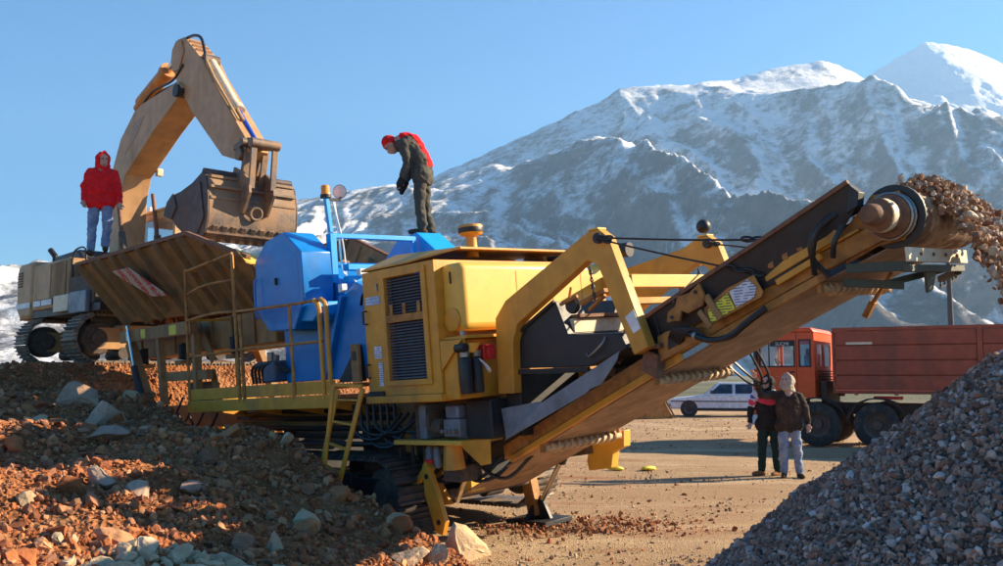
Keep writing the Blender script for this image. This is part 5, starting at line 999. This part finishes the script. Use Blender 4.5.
def rots(n, r, flat=False):
    q = r.normal(size=(n,4)); 
    if flat: q[:,1:3] *= .35
    q /= np.linalg.norm(q, axis=1)[:,None]; w_, x, y, z = q.T
    return np.stack([np.stack([1-2*(y*y+z*z), 2*(x*y-z*w_), 2*(x*z+y*w_)],-1), np.stack([2*(x*y+z*w_), 1-2*(x*x+z*z), 2*(y*z-x*w_)],-1), np.stack([2*(x*z-y*w_), 2*(y*z+x*w_), 1-2*(x*x+y*y)],-1)], 1)
def rock_field(name, pos, size, col, sub, r, nv=10, flat=1.0, parent=None, label=None, smooth=False):
    n = len(pos); shapes = [rock_shape(sub, r, flat) for _ in range(nv)]; f = shapes[0][1]; V_ = np.array([s_[0] for s_ in shapes])
    k = r.integers(0, nv, n); R = rots(n, r); P = np.einsum('nij,nvj->nvi', R, V_[k])*size[:,None,None]+pos[:,None,:]
    nvx = V_.shape[1]; me = bpy.data.meshes.new(name); me.vertices.add(n*nvx); me.vertices.foreach_set('co', P.astype(np.float32).ravel())
    F = (f[None]+(np.arange(n)*nvx)[:,None,None]).reshape(-1,3).astype(np.int32); me.loops.add(F.size); me.loops.foreach_set('vertex_index', F.ravel()); me.polygons.add(len(F)); me.polygons.foreach_set('loop_start', np.arange(0,F.size,3,dtype=np.int32))
    me.update(calc_edges=True); me.polygons.foreach_set('use_smooth', [smooth]*len(F))
    a = me.color_attributes.new('Col','FLOAT_COLOR','POINT'); c = np.concatenate([col, np.ones((n,1))],1); a.data.foreach_set('color', np.repeat(c, nvx, 0).astype(np.float32).ravel())
    me.materials.append(RKA); o = bpy.data.objects.new(name, me); COL.objects.link(o); o.parent = parent
    tag(o, label, kind='stuff'); return o
def rubble_cols(n, r, pale=None):
    base = np.array([(.28,.115,.05),(.36,.175,.085),(.23,.10,.055),(.40,.25,.15),(.33,.15,.07),(.26,.15,.10)]); c = base[r.integers(0,6,n)]*r.uniform(.75,1.25,(n,1))*np.array([1.12,.90,.74])
    if pale is not None: c = np.where(pale[:,None], np.array([.48,.34,.20])*r.uniform(.8,1.15,(n,1)), c)
    return c
SH2 = [rock_shape(3, rng, 1.0, .05, 12) for _ in range(6)]; SH1 = [rock_shape(2, rng, 1.0, .1, 11) for _ in range(10)]
def shape_mesh(sh, nm):
    me = bpy.data.meshes.new(nm); me.from_pydata(sh[0].tolist(), [], sh[1].tolist()); me.materials.append(RKO); return me
MR2 = [shape_mesh(s_, 'boulder') for s_ in SH2]; MR1 = [shape_mesh(s_, 'rock') for s_ in SH1]
def add_rock(name, me, loc, size, col, label, cat, group=None, rot=None, sc=None):
    o = bpy.data.objects.new(name, me); COL.objects.link(o); o.location = loc; s_ = sc or (1,1,1); o.scale = [size*q for q in s_]
    o.rotation_euler = rot or (random.uniform(-.5,.5), random.uniform(-.5,.5), random.uniform(0,6.28)); o.color = (*col, 1); tag(o, label, cat, group); return o
# mid and small rubble covering the mound
def words(size, s0, s1, c):
    a = 'small' if size < s0 else ('middling' if size < s1 else 'large'); l = sum(c)/3; t = 'pale' if l > .29 else ('tan' if l > .2 else ('brown' if l > .14 else 'dark red brown')); return a + ' ' + t
def mound_place(x, y):
    u = (x+6.6)*MU[0]+(y-15.8)*MU[1]; v = (x+6.6)*MV[0]+(y-15.8)*MV[1]
    if y > 12.2: return 'on the ramp slope below the feed hopper'
    if v > -1.6: return 'on the rubble crest in front of the crusher platform' if u < 6.5 else 'on the rubble in front of the ladder and track'
    if y > 8.2: return 'on the middle of the red rubble slope'
    return 'in the rubble at the front foot of the mound'
def mound_pts(n, r, ymin=3.6, ymax=17.5):
    x = r.uniform(-10.5, .6, n*2); y = ymin+(ymax-ymin)*r.random(n*2)**1.5; z = zmound(x, y)
    inside = np.abs(x) < y*.60+.6; u = (x+6.6)*MU[0]+(y-15.8)*MU[1]; v = (x+6.6)*MV[0]+(y-15.8)*MV[1]
    ok = inside & (z > .02) & ~((v > -.25) & (u > .2)); ok[n*2-1] = False; i = np.where(ok)[0][:n]; return np.stack([x[i], y[i], z[i]], 1)
def pale_at(p): return (np.exp(-(((p[:,0]+1.95)/.62)**2+((p[:,1]-6.35)/.55)**2)) > .35)
p = mound_pts(40000, rng); s_ = .008+.022*rng.random(len(p))**1.5; p[:,2] += s_*.25
rock_field('rubble_gravel', p, s_, rubble_cols(len(p), rng, pale_at(p) & (rng.random(len(p)) < .7)), 1, rng, 10, 1, None, 'small red brown stone rubble covering the earth mound')
p = mound_pts(7500, rng); s_ = .026+.042*rng.random(len(p))**2.2; p[:,2] += s_*.22
rock_field('rubble_stones', p, s_, rubble_cols(len(p), rng, pale_at(p)), 2, rng, 10, 1, None, 'coarse angular red brown rubble over the earth mound')
p = mound_pts(250, rng, 4.6, 14); pl = pale_at(p); c = rubble_cols(len(p), rng, pl | (rng.random(len(p)) < .1))
for i in range(len(p)):
    q = .06+.09*random.random()**2; add_rock('rock', MR1[i % 10], (p[i,0], p[i,1], p[i,2]+q*.2), q, c[i], words(q, .075, .11, c[i]) + ' angular rock ' + mound_place(p[i,0], p[i,1]), 'rock', 'loose rocks on the rubble mound')
# pale cluster in front
pc = np.stack([rng.normal(-2.05,.42,60), rng.normal(6.3,.28,60)],1)
for i, (x, y) in enumerate(pc):
    q = .05+.07*random.random(); add_rock('rock', MR1[i % 10], (x, y, float(zmound(x,y))+q*.3), q, np.array([.50,.37,.235])*random.uniform(.85,1.15), ('small' if q < .07 else ('middling' if q < .095 else 'large')) + ' pale cream rock in the sunlit cluster ' + ('at the back' if y > 6.42 else ('at the front' if y < 6.15 else 'in the middle')), 'rock', 'pale rocks in a cluster')
def wpx(x, y, Y):       # point on the mound surface at plan position
    return (x, Y, float(zmound(x, Y)))
for x, y, q, c, lb, sc in (
  (-.36, 9.35, .27, (.50,.36,.22), 'large pale angular boulder beside the yellow outrigger leg of the crusher', (1,.85,1.05)),
  (-4.75, 11.6, .27, (.42,.29,.2), 'broad whitish boulder half buried high on the rubble mound', (1.1,.8,.9)),
  (-5.55, 12.6, .36, (.36,.23,.15), 'grey brown slab boulder near the top of the mound by the excavator ramp', (1.2,.8,.7)),
  (-3.35, 8.1, .17, (.36,.26,.19), 'rounded brown boulder with a ribbed face in the shaded rubble', (1,1,1)),
  (-3.0, 8.0, .16, (.40,.28,.2), 'flat topped brown boulder lying right of the rounded one', (1.2,.8,.7)),
  (-1.0, 9.05, .15, (.46,.28,.15), 'orange brown boulder at the lower end of the mound by the track', (1,.9,.9)),
  (-.78, 8.35, .19, (.44,.31,.2), 'blunt tan boulder in front of the mound toe', (1.2,.9,.8)),
  (-.55, 8.5, .12, (.42,.3,.2), 'small tan boulder touching the blunt one', (1,1,.9)),
  (-1.75, 7.55, .11, (.52,.38,.25), 'pointed cream rock standing upright in orange rubble', (.8,.8,1.4)),
  (-2.35, 6.4, .13, (.52,.39,.27), 'tall pale rock at the edge of the cream cluster', (.9,.8,1.2)),
  (-2.75, 8.5, .15, (.3,.2,.15), 'dark flat boulder in the shade below the platform', (1.3,.9,.6)),
  (-4.1, 9.9, .22, (.33,.22,.16), 'dark brown boulder in the shaded middle of the mound', (1.2,.9,.7))):
    p_ = wpx(x, 0, y); add_rock('boulder', MR2[int(abs(x*7)) % 6], (p_[0], p_[1], max(p_[2],0)+q*.3*sc[2]), q, c, lb, 'boulder', None, (random.uniform(-.2,.2), random.uniform(-.2,.2), random.uniform(0,6)), sc)
# stones scattered on the yard
n = 15000; y = 5+34*rng.random(n)**1.9; x = rng.uniform(-.9,.62,n)*y*.62; ok = (x > -.2) | (y > 18); p = np.stack([x, y, np.zeros(n)+.003],1)[ok]; s_ = (.006+.016*rng.random(len(p))**3)*(1+p[:,1]/30)
c = np.array([.46,.34,.22])*rng.uniform(.5,1.15,(len(p),1)); rd = rng.random(len(p)) < .22; c = np.where(rd[:,None], np.array([.30,.12,.06])*rng.uniform(.7,1.2,(len(p),1)), c)
rock_field('yard_stones', p, s_, c, 1, rng, 10, .8, None, 'small loose stones scattered over the sandy yard')
for i in range(34):
    y = random.uniform(9.5,15.5); x = random.uniform(.4, 3.4); q = random.uniform(.02,.055)
    add_rock('stone', MR1[i % 10], (x, y, q*.3), q, (.30*random.uniform(.7,1.3),.12,.06), ('small' if q < .033 else 'larger') + ' red brown stone on the yard ' + ('behind the rear jack foot' if y > 12.3 else 'between the jack foot and heap'), 'stone', 'red stones on the yard')
# rubble strip beside the rear jack
n = 900; p = np.stack([rng.normal(1.15,.75,n), rng.normal(11.2,.38,n), np.full(n,.01)],1); rock_field('spilled_rubble', p, .012+.03*rng.random(n)**3, rubble_cols(n, rng)*.8, 1, rng, 8, .9, None, 'dark spilled rubble beside the rear jack foot')
# load in the hopper
n = 900; u = rng.uniform(.4,4.5,n); w_ = 2.84+.55*np.exp(-((u-4.1)/.7)**2)*rng.random(n)+.25*rng.random(n); e_ = .80-.5*np.clip((w_-2.86)/1.07,0,1); v = e_+(2.8-2*e_)*rng.random(n); 
Mw = np.array(CR.matrix_basis); hp = np.stack([u,v,w_,np.ones(n)],1)@Mw.T; rock_field('hopper_load', hp[:,:3], rng.uniform(.05,.11,n), rubble_cols(n, rng)*1.15, 2, rng, 10, 1, None, 'red brown rocks filling the feed hopper')
# material on the discharge belt and the falling stream
n = 900; u = rng.uniform(9.3,13.1,n); v = rng.normal(1.4,.16,n); w_ = np.array([wb(q) for q in u])+.37+.12*np.exp(-((v-1.4)/.2)**2)*rng.random(n); hp = np.stack([u,v,w_,np.ones(n)],1)@Mw.T
def crushed_cols(n, r):
    base = np.array([(.30,.16,.09),(.36,.22,.13),(.46,.33,.22),(.25,.12,.07),(.34,.25,.2),(.52,.42,.32)]); return base[r.integers(0,6,n)]*r.uniform(.75,1.2,(n,1))
rock_field('belt_load', hp[:,:3], rng.uniform(.015,.04,n), crushed_cols(n, rng), 2, rng, 8, 1, None, 'crushed stone riding on the discharge belt')
n = 6200; t = rng.random(n)**1.15*.72; v0 = rng.normal(1.48,.08,n); u = 13.12+v0*t; w_ = DC[1]+.23+rng.normal(0,.035,n)*(1+1.2*t)+.15*t-4.9*t*t; v = rng.normal(1.40,.17,n); hp = np.stack([u,v,w_,np.ones(n)],1)@Mw.T
rock_field('falling_stone_stream', hp[:,:3], rng.uniform(.012,.036,n), crushed_cols(n, rng), 1, rng, 12, 1, None, 'stream of crushed stone falling off the conveyor head')
for i in range(26):
    t = random.random()*.45; q = CR.matrix_basis @ Vector((13.12+1.5*t+.03, random.gauss(1.4,.24), DC[1]+.26+.15*t-4.9*t*t+random.gauss(0,.04))); add_rock('falling_stone', MR1[i % 10], q, random.uniform(.03,.055), crushed_cols(1, rng)[0], 'larger stone tumbling in the falling stream at the conveyor head', 'stone', 'larger stones in the falling stream')
# ------------------------------------------------------------------ product heap
AX, AY, SL = 5.22, 6.3, .80
def zheap(x, y):
    d = np.hypot(x-AX, y-AY); z = 3.32-SL*np.sqrt(d*d+.02)-.02; z = np.minimum(z, 2.1-.12*(d))
    return z + (fbm(x*1.7+3, y*1.7, 4)-.5)*.16
X, Y = np.meshgrid(np.arange(.2,9.5,.08), np.arange(1.6,11,.08)); Z = zheap(X,Y); 
HEAPM = soil_mat('heap_fines', (.07,.05,.04), (.12,.085,.07), (.18,.14,.12)); tag(grid_mesh('gravel_heap', X, Y, np.maximum(Z,-.12), HEAPM), 'steep heap of crushed grey and pink gravel below the conveyor head', kind='stuff')
def heap_cols(n, r):
    base = np.array([(.17,.125,.11),(.24,.165,.135),(.30,.24,.21),(.13,.09,.075),(.34,.29,.28),(.27,.15,.11),(.36,.35,.37),(.20,.17,.165)]); return base[r.choice(8, n, p=[.18,.18,.15,.16,.1,.09,.06,.08])]*r.uniform(.7,1.35,(n,1))*np.array([1.16,1.0,.88])
def heap_pts(n, r):
    x = r.uniform(.4,6.2,n*3); y = r.uniform(2.2,8.6,n*3); z = zheap(x,y); d = np.hypot(x-AX,y-AY)
    ok = (z > -.05) & (x < y*.62+.6) & (((x-AX)*AX+(y-AY)*AY) < .25*np.hypot(AX,AY)*1.6); i = np.where(ok)[0][:n]; return np.stack([x[i],y[i],z[i]],1)
p = heap_pts(30000, rng); s_ = rng.uniform(.009,.026,len(p)); p[:,2] += s_*.3; rock_field('heap_gravel', p, s_, heap_cols(len(p), rng), 1, rng, 14, .9, None, 'crushed grey and pink gravel covering the heap')
p = heap_pts(7000, rng); s_ = .02+.024*rng.random(len(p))**2; p[:,2] += s_*.35; rock_field('heap_chippings', p, s_, heap_cols(len(p), rng)*1.12, 2, rng, 14, .75, None, 'angular stone chippings on the gravel heap')
p = heap_pts(190, rng); c = heap_cols(len(p), rng)*1.35
for i in range(len(p)): q = random.uniform(.035,.06); add_rock('heap_stone', MR1[i % 10], (p[i,0],p[i,1],p[i,2]+q*.45), q, c[i], words(q, .043, .052, c[i]) + ' chipped stone ' + ('near the toe' if p[i,2] < .6 else ('halfway up the face' if p[i,2] < 1.25 else 'high on the face')) + ' of the gravel heap', 'stone', 'larger stones on the gravel heap', None, (1,.8,.6))
n = 1500; a = rng.uniform(math.pi*.75, math.pi*1.6, n); d = rng.normal(4.15,.25,n); p = np.stack([AX+d*np.cos(a), AY+d*np.sin(a), np.full(n,.008)],1); rock_field('heap_toe_gravel', p, rng.uniform(.008,.024,n), heap_cols(n, rng), 1, rng, 10, .9, None, 'stray gravel around the toe of the heap')
